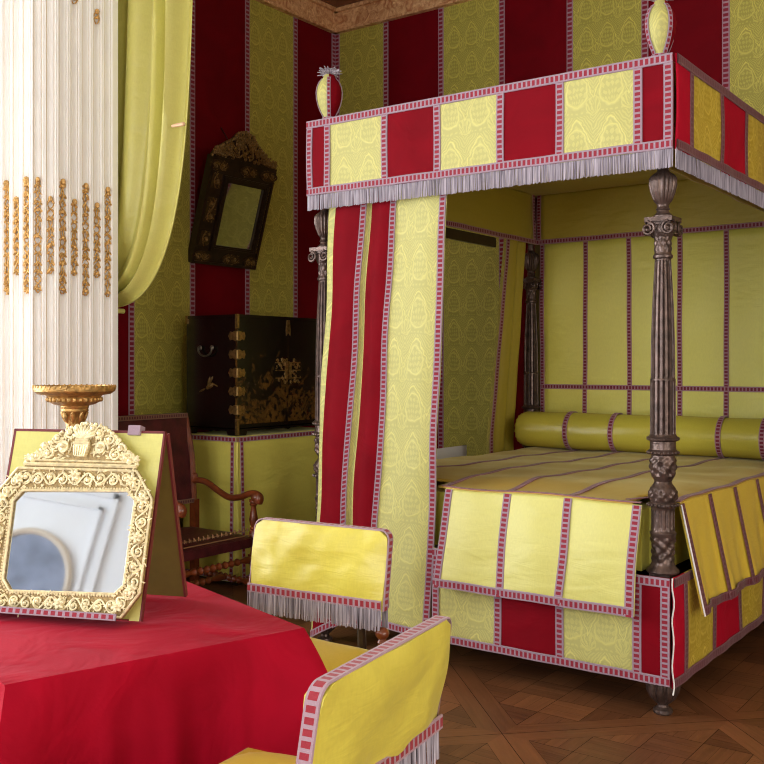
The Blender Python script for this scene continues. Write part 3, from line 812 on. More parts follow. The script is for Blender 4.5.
# ------------------------------------------------------------------ alcove curtain and hook
wc = thing('window_curtain', 'plain yellow silk curtain draped back to the left behind the white pier', 'curtain', (-4.5, 3.83, 0))
def bez(p, t):
    q = [V(a) for a in p]
    while len(q) > 1: q = [a.lerp(b, t) for a, b in zip(q, q[1:])]
    return q[0]
mb = MB(); nu, nv = 90, 60
def wcP(i, j):
    s = i/nu; t = j/nv
    p = bez([(lerp(-4.84, -4.14, s), 0, 4.19), (lerp(-4.84, -4.14, s), 0, 3.1), (lerp(-4.84, -4.17, s), 0, 2.5), (lerp(-4.84, -4.24, s**1.1), 0, lerp(2.3, 1.73, s)), (-4.92, 0, lerp(2.25, 1.85, s**.8))], t)
    ph = 2*pi*4.2*(s + .06*sin(s*7)) + .8*sin(t*2.0)
    am = .072*(1 - .6*t)*(.75 + .25*sin(s*9))
    sag = .03*sin(pi*t)*sin(s*3)
    return (p.x, 3.835 + am*(sin(ph) + .3*sin(2*ph + .6)) + .012*sin(ph*2.3 + 1)*(1-t*.5) - sag, p.z + .012*t*sin(ph*.9))
mb.grid(wcP, nu, nv, 0, lambda i, j: (i/nu, j/nv*2))
mb.build('curtain_cloth', [SILKP], wc, solid=.006, ang=80)
mb = MB()
mb.grid(lambda i, j: (lerp(-5.28, -4.96, i/30) + .05*(1-j/20)**6*-1, 3.86 + .03*sin(i/30*18), lerp(1.86, .03, j/20)), 30, 20, 0)
mb.build('curtain_tail', [SILKP], wc, solid=.006, ang=80)
mb = MB(); mb.tube([(-4.95, 3.80, 1.86), (-4.85, 3.76, 1.84), (-4.78, 3.80, 1.82), (-4.78, 3.90, 1.82)], .015, 8); mb.build('tieback', [SILKP], wc)
mb = MB()
mb.tube([(-4.20, 3.765, 2.832), (-4.16, 3.765, 2.832), (-4.115, 3.768, 2.832)], [.008, .011, .011], 8); mb.ball((-4.112, 3.768, 2.832), .013, 8)
tag(mb.build('curtain_pin', [simple('pale_brass', lin(226, 186, 150), .4, .3)]), 'small pale brass pin stuck through the right edge of the draped yellow curtain', 'pin')

# ------------------------------------------------------------------ relief carving
def spiral(mb, c, r, turns, a0, sgn, tr, U, W, N, h=.004, n=22, mat=0):
    pts = []
    for k in range(n):
        t = k/(n-1); a = a0 + sgn*turns*2*pi*t; q = r*(1-t*.86)
        pts.append(c + U*(q*cos(a)) + W*(q*sin(a)) + N*(h + .004*t))
    mb.tube(pts, lambda t: tr*(1.15 - .55*t), 5, mat)
    mb.ball(pts[-1], tr*1.9, 6, mat)
def leaf(mb, c, l, w, ang, U, W, N, h=.006, mat=0):
    d = U*cos(ang) + W*sin(ang); s = -U*sin(ang) + W*cos(ang)
    M = Matrix((d, s, N)).transposed()
    mb.ball(c + d*l*.5 + N*h, (l*.5, w*.5, w*.42), 8, mat, M)
def rosette(mb, c, r, U, W, N, mat=0, n=6):
    for k in range(n): leaf(mb, c, r, r*.62, 2*pi*k/n + .3, U, W, N, .007, mat)
    mb.ball(c + N*.01, r*.32, 8, mat)
def band(mb, p0, p1, w, U, W, N, mat=0, cell=None, h=.004):
    """running foliage scroll filling the strip from p0 to p1"""
    d = p1 - p0; L = d.length; d.normalize(); s = N.cross(d)
    cell = cell or w*.95; n = max(1, round(L/cell)); c_ = L/n
    stem = []
    for k in range(n*8 + 1):
        x = L*k/(n*8); stem.append(p0 + d*x + s*(w*.30*sin(pi*x/c_)) + N*h)
    mb.tube(stem, w*.055, 5, mat)
    ang = atan2(d.dot(W), d.dot(U))
    for k in range(n):
        c = p0 + d*((k+.5)*c_); g = 1 if k % 2 == 0 else -1
        spiral(mb, c - s*(g*w*.06), w*.30, 1.25, ang + pi*.5*g + random.uniform(-.3, .3), g, w*.062, U, W, N, h, 20, mat)
        if k % 3 == 1: rosette(mb, c, w*.2, U, W, N, mat, 5)
        for q in range(14):
            leaf(mb, c + d*(c_*random.uniform(-.5, .5)) + s*(w*random.uniform(-.5, .5)), w*random.uniform(.16, .30), w*.075, random.uniform(0, 6.28), U, W, N, .005, mat)
def fbox(mb, O, U, W, N, u0, u1, v0, v1, h0, h1, mat=0):
    M = Matrix((U, W, N)).transposed().to_4x4(); M.translation = O
    mb.box((u0, v0, h0), (u1, v1, h1), mat, M)
def fprism(mb, O, U, W, N, poly, h0, h1, mat=0):
    M = Matrix((U, W, N)).transposed().to_4x4(); M.translation = O
    mb.prism(poly, h0, h1, mat, M)

# dark repousse mirror tipped forward on the left wall
ln = radians(16.6)
O = V((-5.385, 5.34, 2.249)); U = V((0, 1, 0)); W = V((sin(ln), 0, cos(ln))); N = V((cos(ln), 0, -sin(ln)))
dm = thing('wall_mirror', 'dark carved baroque mirror tipped forward on the striped wall', 'mirror', tuple(O))
mb = MB()
for (u0, u1, v0, v1) in ((-.33, .33, 0, .15), (-.33, .33, .61, .785), (-.33, -.17, .15, .61), (.26, .33, .15, .61)): pass
def frame4(mb, u0, u1, v0, v1, i0, i1, j0, j1, h0, h1, mat=0):
    for a in ((u0, u1, v0, j0), (u0, u1, j1, v1), (u0, i0, j0, j1), (i1, u1, j0, j1)): fbox(mb, O, U, W, N, *a, h0, h1, mat)
frame4(mb, -.33, .335, 0, .785, -.13, .25, .14, .625, -.05, 0)
frame4(mb, -.335, .34, -.005, .79, -.315, .32, .015, .77, -.05, .014)
for k in range(4): frame4(mb, -.185+.012*k, .29-.012*k, .10+.012*k, .665-.012*k, -.173+.012*k, .278-.012*k, .112+.012*k, .653-.012*k, 0, .03 - .006*abs(k-1))
mb.build('frame', [DARKWOOD], dm, ang=30)
DGILT = simple('tarnished_repousse_brass', lin(136, 104, 54), .42, .35, .6, 70)
DBACK = simple('dark_plaque_ground', lin(74, 54, 28), .45, .2, .4, 60)
plaq = [(-.25, .05, .13), (.06, .05, .15), (.27, .05, .07), (-.25, .725, .13), (.06, .725, .16), (.275, .725, .1), (-.25, .39, .0), (.305, .39, 0)]
for cu, cv, hw in plaq[:6]:
    hw = min(hw, .09); mb = MB()
    poly = [(cu + hw*cos(a)*(1.0 if abs(cos(a)) < .9 else 1.05), cv + .042*sin(a)) for a in [2*pi*k/20 for k in range(20)]]
    fprism(mb, O, U, W, N, poly, 0, .010, 1)
    band(mb, O + U*(cu - hw*.8) + W*cv + N*.008, O + U*(cu + hw*.8) + W*cv + N*.008, .07, U, W, N, 0)
    mb.build('brass_plaque', [DGILT, DBACK], dm, weld=False)
for cu in (-.25,):
    for v0, v1 in ((.13, .24), (.31, .49), (.56, .67)):
        mb = MB(); poly = [(cu - .045, v0), (cu + .045, v0), (cu + .05, (v0+v1)/2), (cu + .045, v1), (cu - .045, v1), (cu - .05, (v0+v1)/2)]
        fprism(mb, O, U, W, N, poly, 0, .009, 1); band(mb, O + U*cu + W*v0 + N*.007, O + U*cu + W*v1 + N*.007, .085, U, W, N, 0)
        mb.build('brass_plaque', [DGILT, DBACK], dm, weld=False)
mb = MB()
band(mb, O + U*.307 + W*.12, O + U*.307 + W*.66, .03, U, W, N, 0)
mb.build('brass_plaque', [DGILT, DBACK], dm, weld=False)
mb = MB()
cre = [(-.335, .79), (-.30, .845), (-.22, .90), (-.16, .935), (-.12, .985), (-.05, 1.005), (.03, .985), (.09, .935), (.17, .89), (.27, .83), (.345, .79)]
fprism(mb, O, U, W, N, list(reversed(cre)), -.03, -.005, 1)
for k in range(190):
    u = random.uniform(-.32, .33); top = interp(cre, u); v = random.uniform(.805, max(.815, top - .015))
    if k % 2: spiral(mb, O + U*u + W*v, random.uniform(.016, .03), 1.2, random.uniform(0, 6), random.choice((-1, 1)), .0045, U, W, N, .002, 14)
    else:
        leaf(mb, O + U*u + W*v, .045, .016, random.uniform(.3, 2.8), U, W, N, .004)
for (a, b), (c, d) in zip(cre, cre[1:]):
    for q in range(3): mb.ball(O + U*lerp(a, c, q/3) + W*lerp(b, d, q/3), .013, 6)
mb.build('crest', [DGILT, DARKWOOD], dm, weld=False)
mb = MB(); fbox(mb, O, U, W, N, -.14, .255, .14, .63, -.012, .004); mb.build('mirror_glass', [MIRRD], dm, smooth=False)
mb = MB(); mb.tube([O + W*.78 - N*.04, (XW + .0, 5.34, 3.3)], .004, 6); mb.build('hanging_cord', [DARKWOOD], dm)

# ------------------------------------------------------------------ lacquer cabinet on its draped table
KX0, KX1, KY0, KY1 = -5.19, -4.691, 4.779, 5.81
cab = thing('lacquer_cabinet', 'black lacquer cabinet painted with gold scenes and brass hinges on the draped table', 'cabinet', ((KX0+KX1)/2, (KY0+KY1)/2, 1.02))
def lacquer():
    t = NT('black_lacquer'); o = t.obj()
    return t.set(col=lin(22, 17, 13), rough=.22, spec=.5, coat=.5, coat_r=.12)
def painted(name, seed, lo, hi):
    t = NT(name); u, v, uv = t.uv()
    mp = t.map(uv, (1, 1, 1), (0, 0, 0), (seed, seed*.7, 0))
    n1 = t.noise(5, 5, mp, .62, 1.2); n2 = t.noise(26, 3, mp, .6, .5)
    low = t.m('SUBTRACT', t.m('MULTIPLY', t.ramp(v, hi, lo), .30), .12)
    k = t.ramp(t.m('ADD', n1, low), .54, .72)
    k = t.m('MULTIPLY', k, t.ramp(n2, .36, .52))
    c = t.mix(k, lin(20, 15, 11), t.mix(n2, lin(84, 54, 20), lin(140, 100, 46)))
    return t.set(col=c, rough=.25, metal=t.m('MULTIPLY', k, .3), coat=.4, coat_r=.12)
LAC = lacquer()
mb = MB(); mb.box((KX0, KY0+.008, 1.075), (KX1-.02, KY1-.008, 1.82)); mb.box((KX0, KY0, 1.815), (KX1, KY1, 1.836)); mb.box((KX0, KY0, 1.06), (KX1, KY1, 1.09))
mb.build('cabinet_body', [LAC], cab, smooth=False)
mb = MB()    # scroll-cut apron base
for (a, b, ax) in ((KY0, KY1, 'y'), (KX0, KX1, 'x')):
    L = b - a; pts = [(0, 0), (.09, 0), (.10, .028), (L*.5-.03, .028), (L*.5, .018), (L*.5+.03, .028), (L-.10, .028), (L-.09, 0), (L, 0), (L, .05), (0, .05)]
    for side in (0, 1):
        if ax == 'y': M = Matrix(((0, 0, 1, (KX1-.018) if side == 0 else KX0), (1, 0, 0, a), (0, 1, 0, 1.017), (0, 0, 0, 1)))
        else: M = Matrix(((1, 0, 0, a), (0, 0, 1, (KY0) if side == 0 else KY1-.018), (0, 1, 0, 1.017), (0, 0, 0, 1)))
        mb.prism(pts, 0, .018, 0, M)
mb.build('cabinet_base', [LAC], cab, smooth=False)
ymid = (KY0+KY1)/2
for q, (a, b) in enumerate(((KY0+.004, ymid-.002), (ymid+.002, KY1-.004))):
    mb = MB()
    M = Matrix(((0, 0, 1, KX1-.02), (1, 0, 0, 0), (0, 1, 0, 0), (0, 0, 0, 1)))
    mb.prism([(a, 1.092), (b, 1.092), (b, 1.813), (a, 1.813)], 0, .02, 0, M)
    dr = mb.build('cabinet_door', [painted('gold_painted_lacquer', 3.1 + q*2.3, 1.12, 1.7)], cab, smooth=False)
    for k in range(5):
        mb = MB(); z = 1.19 + k*.125; y = a if q == 0 else b; s = 1 if q == 0 else -1
        poly = [(y, z-.03), (y+s*.02, z-.034), (y+s*.045, z-.022), (y+s*.062, z-.03), (y+s*.075, z), (y+s*.062, z+.03), (y+s*.045, z+.022), (y+s*.02, z+.034), (y, z+.03)]
        mb.prism(poly if s > 0 else poly[::-1], .02, .0235, 0, M)
        for (dy, dz) in ((.03, .016), (.03, -.016), (.056, 0)): mb.ball((KX1+.004, y+s*dy, z+dz), .004, 6)
        mb.build('hinge', [BRASS], dr, smooth=False)
    mb = MB(); y = ymid - .003 if q == 0 else ymid + .003; s = -1 if q == 0 else 1
    for k in range(26):
        yy = y + s*random.uniform(.012, .125); zz = 1.455 + random.uniform(-.085, .085)
        spiral(mb, V((KX1+.001, yy, zz)), random.uniform(.009, .016), 1.1, random.uniform(0, 6), random.choice((-1, 1)), .0026, V((0,1,0)), V((0,0,1)), V((1,0,0)), .002, 12)
    for zz in (1.40, 1.455, 1.51): mb.box((KX1, min(y, y+s*.13), zz-.004), (KX1+.002, max(y, y+s*.13), zz+.004))
    mb.prism([(y, 1.39), (y+s*.035, 1.40), (y+s*.03, 1.455), (y+s*.035, 1.51), (y, 1.52)][::s], .02, .024, 0, M)
    mb.build('lock_plate', [BRASS], dr, smooth=False, weld=False); mb = MB()
    mb.prism([(y, 1.72), (y+s*.018, 1.70), (y+s*.022, 1.74), (y+s*.012, 1.813), (y, 1.813)][::s], .02, .024, 0, M)
    mb.build('top_clasp', [BRASS], dr, smooth=False)
for k in range(5):    # corner strap work on the side face and the edge
    mb = MB(); z = 1.19 + k*.125
    poly = [(KX1, z-.03), (KX1-.02, z-.034), (KX1-.045, z-.022), (KX1-.062, z-.03), (KX1-.078, z), (KX1-.062, z+.03), (KX1-.045, z+.022), (KX1-.02, z+.034), (KX1, z+.03)]
    M2 = Matrix(((1, 0, 0, 0), (0, 0, -1, KY0+.006), (0, 1, 0, 0), (0, 0, 0, 1)))
    mb.prism(poly[::-1], 0, .010, 0, M2)
    mb.tube([(KX1+.003, KY0+.001, z-.03), (KX1+.003, KY0+.001, z+.03)], .008, 8)
    mb.build('corner_hinge', [BRASS], cab, smooth=False)
for lo, hi in (((KX1-.016, KY0-.003, 1.74), (KX1+.004, KY0+.018, 1.838)), ((KX1-.016, KY0-.003, 1.02), (KX1+.004, KY0+.018, 1.13)), ((KX0-.002, KY0-.003, 1.78), (KX0+.02, KY0+.01, 1.838))):
    mb = MB(); mb.box(lo, hi); mb.build('corner_mount', [BRASS], cab, smooth=False)
mb = MB(); hx_, hz2 = -4.98, 1.60
mb.tube([(hx_ + .065*cos(a), KY0-.018, hz2 + .045*sin(a)) for a in [pi*.86 + (pi*1.28)*k/16 for k in range(17)]], .007, 8)
for s in (-1, 1): mb.ball((hx_ + s*.058, KY0-.008, hz2+.012), (.018, .012, .018), 8)
mb.build('drop_handle', [simple('dull_steel', lin(120, 112, 100), .35, .8)], cab)
mb = MB()    # gold bird and plants painted on the side
pN = V((0, -1, 0)); pU = V((1, 0, 0)); pW = V((0, 0, 1)); b0 = V((-5.0, KY0 + .0075, 1.33))
leaf(mb, b0, .09, .035, .4, pU, pW, pN, 0); leaf(mb, b0 + pU*.02, .09, .02, 1.3, pU, pW, pN, 0); leaf(mb, b0 + pU*.03 + pW*.02, .08, .018, 1.0, pU, pW, pN, 0); leaf(mb, b0, .07, .016, 3.5, pU, pW, pN, 0)
leaf(mb, b0 + pU*.075 + pW*.035, .05, .012, -.4, pU, pW, pN, 0)
mb.build('gold_painting', [simple('gold_paint', lin(116, 88, 46), .45, .3)], cab, weld=False)

dt = thing('draped_table', 'table covered to the floor in yellow silk beneath the lacquer cabinet', 'table', ((KX0+KX1)/2, (KY0+KY1)/2, 0))
mb = MB(); mb.box((KX0+.02, KY0+.02, .97), (KX1-.02, KY1-.02, 1.0))
for x in (KX0+.05, KX1-.05):
    for y in (KY0+.05, KY1-.05): mb.box((x-.025, y-.025, 0), (x+.025, y+.025, .97))
mb.build('table_frame', [DARKWOOD], dt, smooth=False)
mb = MB(); mb.box((KX0-.004, KY0-.004, 1.0), (KX1+.004, KY1+.004, 1.012)); mb.build('table_cover', [SKIRTSILK], dt, smooth=False)
def skirt(P, L, nor, braids):
    mb = MB(); n = 60
    def W(i, j):
        s = i/n*L; t = j/12
        return V(P(s, lerp(1.006, .035, t))) + V(nor)*(.004 + .016*t*(1 + sin(s*17 + 1.0 + .6*sin(s*5))) *.8)
    mb.grid(W, n, 12, 0, lambda i, j: (i/n, j/12))
    o = mb.build('skirt_panel', [SKIRTSILK], dt, solid=.004)
    mb = MB(); A = V(P(1, 0)) - V(P(0, 0))
    for s in braids:
        mb = MB(); mb.braid([W(s/L*n, j) for j in range(13)], A, .03, nor, .004); mb.build('braid', [BRAIDW], o, weld=False)
    for j in (.18, 11.75):
        mb = MB(); mb.braid([W(i, j) for i in range(n+1)], (0, 0, 1), .034, nor, .005); mb.build('braid', [BRAIDW], o, weld=False)
skirt(lambda s, z: (KX1+.004, KY0-.02+s, z), KY1-KY0+.02, (1, 0, 0), [.05])
skirt(lambda s, z: (KX0+s, KY0-.004, z), KX1-KX0+.018, (0, -1, 0), [KX1-KX0-.03])
skirt(lambda s, z: (KX0-.004, KY0+s, z), KY1-KY0, (-1, 0, 0), [])
skirt(lambda s, z: (KX0+s, KY1+.004, z), KX1-KX0, (0, 1, 0), [])

# ------------------------------------------------------------------ turned-wood work
def turned(mb, p0, p1, r, prof, n=14, mat=0):
    p0, p1 = V(p0), V(p1); d = p1 - p0; L = d.length
    M = Matrix.Translation(p0) @ d.to_track_quat('Z', 'Y').to_matrix().to_4x4()
    mb.lathe([(rr*r, t*L) for rr, t in prof], n, (0, 0, 0), None, mat, 0, M)
BALUS = [(0, 0), (1, 0), (1.05, .06), (.7, .1), (.95, .14), (.7, .18), (.6, .22), (.85, .4), (1.05, .55), (.8, .68), (.6, .74), (.95, .79), (.65, .83), (1, .88), (1, 1), (0, 1)]
BEADS = [(0, 0), (.9, 0), (.9, .1), (.55, .14)] + [q for k in range(8) for q in ((.6, .16+k*.085), (1.0, .195+k*.085), (.6, .235+k*.085))] + [(.55, .86), (.9, .9), (.9, 1), (0, 1)]

# oxblood armchair, facing +x, against the left wall
ac = thing('armchair', 'old oxblood leather armchair with scrolled wooden arms standing before the draped table', 'armchair', (-4.52, 4.155, 0))
LOCAL = False
ay0, ay1 = 3.84, 4.475
def bx(z): return lerp(-4.765, -4.845, (z-.5)/.68)
mb = MB()
def backP(i, j):
    y = lerp(ay0+.01, ay1-.01, i/12); z = lerp(.60, 1.18, j/12)
    return (bx(z) + .018*sin(pi*i/12)*sin(pi*j/12), y, z)
mb.grid(backP, 12, 12); mb.grid(lambda i, j: tuple(a - (.045 if k == 0 else 0) for k, a in enumerate(backP(i, j))), 12, 12)
for (f1, n_) in ((lambda i: backP(i, 12), 12), (lambda i: backP(i, 0), 12), (lambda i: backP(0, i), 12), (lambda i: backP(12, i), 12)):
    mb.grid(lambda i, j: (f1(i)[0] - .045*j, f1(i)[1], f1(i)[2]), n_, 1)
mb.build('chair_back', [LEATHER], ac, ang=50)
GIMP = braid_mat('gold_gimp', lin(128, 92, 66), lin(82, 30, 34), .02)
for zz in (1.164, .612):
    mb = MB(); mb.braid([(bx(zz) + .006, lerp(ay0+.015, ay1-.015, k/12), zz) for k in range(13)], (0, 0, 1), .03, (1, 0, .15), .012)
    mb.build('gimp_trim', [GIMP], ac, weld=False)
mb = MB()
sx0, sx1 = -4.80, -4.225
def seatP(i, j):
    x = lerp(sx0, sx1, i/14); y = lerp(ay0+.01, ay1-.01, j/14)
    e = min(i, 14-i, 3)/3; g = min(j, 14-j, 3)/3
    return (x, y, .425 + .045*sin(e*pi/2)*sin(g*pi/2) - .012*sin(pi*i/14)*sin(pi*j/14))
mb.grid(seatP, 14, 14); mb.box((sx0, ay0+.01, .37), (sx1, ay1-.01, .426))
mb.build('chair_seat', [LEATHER], ac, ang=50)
mb = MB()
for k in range(30):
    y = lerp(ay0+.04, ay1-.04, (k+.5)/30)
    leaf(mb, V((sx1-.03, y, .463)), .03, .010, 1.1 if k % 2 else 2.0, V((0,1,0)), V((-.4,0,.9)).normalized(), V((.9,0,.4)).normalized(), .0)
mb.tube([(sx1-.055, lerp(ay0+.04, ay1-.04, k/10), .468) for k in range(11)], .004, 5); mb.tube([(sx1-.008, lerp(ay0+.04, ay1-.04, k/10), .446) for k in range(11)], .004, 5)
mb.build('gold_embroidery', [simple('gold_thread', lin(150, 112, 78), .5, .2)], ac, weld=False)
for y in (ay0, ay1):
    mb = MB()
    path = catmull([(-4.79, y, .735), (-4.74, y, .745), (-4.66, y, .735), (-4.56, y, .69), (-4.46, y, .655), (-4.36, y, .665), (-4.29, y, .69), (-4.235, y, .695), (-4.205, y, .675), (-4.215, y, .645)], 5)
    mb.tube(path, lambda t: .021 + .012*sstep(.75, .95, t), 10)
    mb.ball((-4.225, y, .672), (.036, .038, .036), 12)
    mb.build('armrest', [WOOD], ac)
    mb = MB(); turned(mb, (-4.25, y, .66), (-4.25, y, .43), .027, BALUS); mb.build('arm_post', [WOOD], ac)
    mb = MB(); turned(mb, (-4.25, y, .43), (-4.25, y, .14), .027, BALUS); mb.box((-4.275, y-.025, .26), (-4.225, y+.025, .32)); mb.box((-4.275, y-.025, .10), (-4.225, y+.025, .18)); mb.ball((-4.25, y, .05), (.033, .033, .05), 10)
    mb.build('leg', [WOOD], ac)
    mb = MB(); mb.box((-4.80, y-.022, 0), (-4.755, y+.022, .62)); mb.tube([(-4.78, y, .6), (-4.80, y, .9), (bx(1.15)-.02, y, 1.15)], .02, 8); mb.ball((-4.775, y, .755), (.024, .026, .04), 8)
    mb.build('leg', [WOOD], ac)
    mb = MB(); turned(mb, (-4.76, y, .16), (-4.27, y, .14), .024, BEADS); mb.build('stretcher', [WOOD], ac)
mb = MB(); turned(mb, (-4.25, ay0+.02, .29), (-4.25, ay1-.02, .29), .024, BEADS); mb.build('stretcher', [WOOD], ac)
mb = MB(); turned(mb, (-4.5, ay0+.02, .15), (-4.5, ay1-.02, .15), .024, BEADS); mb.build('stretcher', [WOOD], ac)

# ------------------------------------------------------------------ silk side chairs: built once facing -y, then copied
sc1 = thing('side_chair', 'yellow silk low backed chair with silver fringe facing the red table', 'chair', (0, 0, 0))
LOCAL = True
bw_, bz0, bz1, by0, th_ = .565, .662, .925, .20, .036
def rrect(w, h, r, n=6):
    out = []
    for cx, cy, a0 in ((w/2-r, h-r, 0), (-w/2+r, h-r, pi/2)):
        for k in range(n+1): a = a0 + pi/2*k/n; out.append((cx + r*cos(a), cy + r*sin(a)))
    return [(w/2, 0)] + out + [(-w/2, 0)]
def backtilt(z): return by0 + (z - bz0)*.16
mb = MB(); nx, nz = 20, 14
def bface(i, j, s):
    u = i/nx*2-1; v = j/nz
    z = lerp(bz0, bz1, v); hw = bw_/2
    # rounded upper corners
    r = .03; dz = bz1 - z
    if dz < r: hw -= r - sqrt(max(0, r*r - (r-dz)**2))
    x = u*hw; puff = .012*(1-u**6)*(1-(2*v-1)**6) + .003*sin(x*17 + z*23) + .002*sin(x*40 - z*31)
    return (x, backtilt(z) + s*(th_/2 + puff), z)
for s in (-1, 1): mb.grid(lambda i, j: bface(i, j, s), nx, nz)
for k in (0, nx): mb.grid(lambda i, j: tuple(lerp(a, b, i) for a, b in zip(bface(k, j, -1), bface(k, j, 1))), 1, nz)
for j0 in (0, nz): mb.grid(lambda i, j: tuple(lerp(a, b, j) for a, b in zip(bface(i, j0, -1), bface(i, j0, 1))), nx, 1)
bk = mb.build('backrest', [silk('chair_silk', lin(216, 202, 82), .33, .018, .35)], sc1, ang=50)
mb = MB(); rp = rrect(bw_, bz1-bz0, .03)
pts = []; nn = []
for k, (x, h) in enumerate(rp):
    z = bz0 + h; pts.append((x, backtilt(z), z))
for k in range(len(pts)):
    a = V(pts[max(0, k-1)]); b = V(pts[min(len(pts)-1, k+1)]); t = (b-a).normalized(); nn.append(V((t.z, 0, -t.x)))
mb.braid(pts, (0, 1, .0), .034, nn, .001)
CB = braid_mat('chair_braid', lin(178, 146, 158), lin(150, 32, 48), .022)
mb.build('edge_braid', [CB], bk, weld=False)
for s in (-1, 1):
    mb = MB(); mb.braid([(lerp(-bw_/2, bw_/2, k/20), backtilt(bz0+.02) + s*(th_/2 + .003), bz0 + .02) for k in range(21)], (0, 0, 1), .034, (0, s, 0), .005)
    mb.build('braid', [CB], bk, weld=False)
for s in (-1, 1):
    mb = MB(); fringe(mb, (-bw_/2, backtilt(bz0) + s*(th_/2+.006), 0), (bw_/2, backtilt(bz0) + s*(th_/2+.006), 0), bz0 + .008, .075, (0, s, 0), .0048, .0022)
    mb.build('fringe', [FRINGE], bk, smooth=False, weld=False)
mb = MB(); sw, sd0, sd1 = .56, -.31, .185
def stP(i, j):
    u = i/16*2-1; y = lerp(sd0, sd1, j/16); v = j/16*2-1
    return (u*sw/2, y, .52 + .045*(1-abs(u)**5)*(1-abs(v)**5) + .004*sin(u*5 + v*3))
mb.grid(stP, 16, 16); mb.box((-sw/2, sd0, .445), (sw/2, sd1, .523))
st = mb.build('seat', [silk('seat_silk', lin(206, 174, 56), .36, .010)], sc1, ang=50)
mb = MB(); ring_ = [(-sw/2, sd1), (-sw/2, sd0), (sw/2, sd0), (sw/2, sd1), (-sw/2, sd1)]
for (a, b) in zip(ring_, ring_[1:]):
    d = V((b[0]-a[0], b[1]-a[1], 0)).normalized(); n_ = V((d.y, -d.x, 0))
    mb.braid([(lerp(a[0], b[0], k/8), lerp(a[1], b[1], k/8), .507) for k in range(9)], (0, 0, 1), .03, n_, .001)
mb.build('braid', [BRAID], st, weld=False)
mb = MB()
for (a, b) in zip(ring_, ring_[1:]):
    d = V((b[0]-a[0], b[1]-a[1], 0)).normalized(); n_ = V((d.y, -d.x, 0))
    fringe(mb, (a[0]+n_.x*.005, a[1]+n_.y*.005, 0), (b[0]+n_.x*.005, b[1]+n_.y*.005, 0), .495, .07, n_, .006, .0026)
mb.build('fringe', [FRINGE], st, smooth=False, weld=False)
for sx in (-1, 1):
    for y, back in ((sd0+.03, 0), (sd1-.0, 1)):
        mb = MB(); x = sx*(sw/2-.035)
        turned(mb, (x, y, .445), (x, y, .09), .024, BALUS); mb.ball((x, y, .05), (.03, .03, .05), 10); mb.box((x-.023, y-.023, .30), (x+.023, y+.023, .45))
        mb.box((x-.021, y-.021, .09), (x+.021, y+.021, .15))
        mb.build('leg', [WOOD], sc1)
    mb = MB(); x = sx*(sw/2-.035)
    mb.tube([(x*.8, sd1+.015, .44), (x*.8, backtilt(.60), .60), (x*.8, backtilt(.66), .66)], .016, 8); mb.build('back_post', [DARKWOOD], sc1)
    mb = MB(); mb.ball((sx*(sw/2-.004), sd1+.01, .585), (.025, .025, .022), 12); mb.lathe([(0, .43), (.016, .43), (.016, .52), (.011, .54), (.018, .555), (.010, .57)], 12, (sx*(sw/2-.004), sd1+.01, 0)); mb.build('knob', [WOOD], sc1)
    mb = MB(); turned(mb, (x, sd0+.03, .12), (x, sd1, .12), .02, BEADS); mb.build('stretcher', [WOOD], sc1)
mb = MB(); turned(mb, (-sw/2+.035, -.06, .12), (sw/2-.035, -.06, .12), .02, BEADS); mb.build('stretcher', [WOOD], sc1)
sc2 = copy_tree(sc1)
sc2['label'] = 'yellow silk low backed chair in the foreground seen from behind beside the red table'
LOCAL = False
def seat_at(o, mid, a):
    # mid: middle of the top edge of the back
    yb = backtilt(bz1)
    o.location = (mid[0] - (-sin(a))*yb, mid[1] - cos(a)*yb, 0); o.rotation_euler = (0, 0, a)
seat_at(sc1, (-2.25, 2.722), radians(6))
seat_at(sc2, (-1.168, 1.626), radians(-82))
for o in (sc1, sc2): o['group'] = 'yellow silk side chairs'

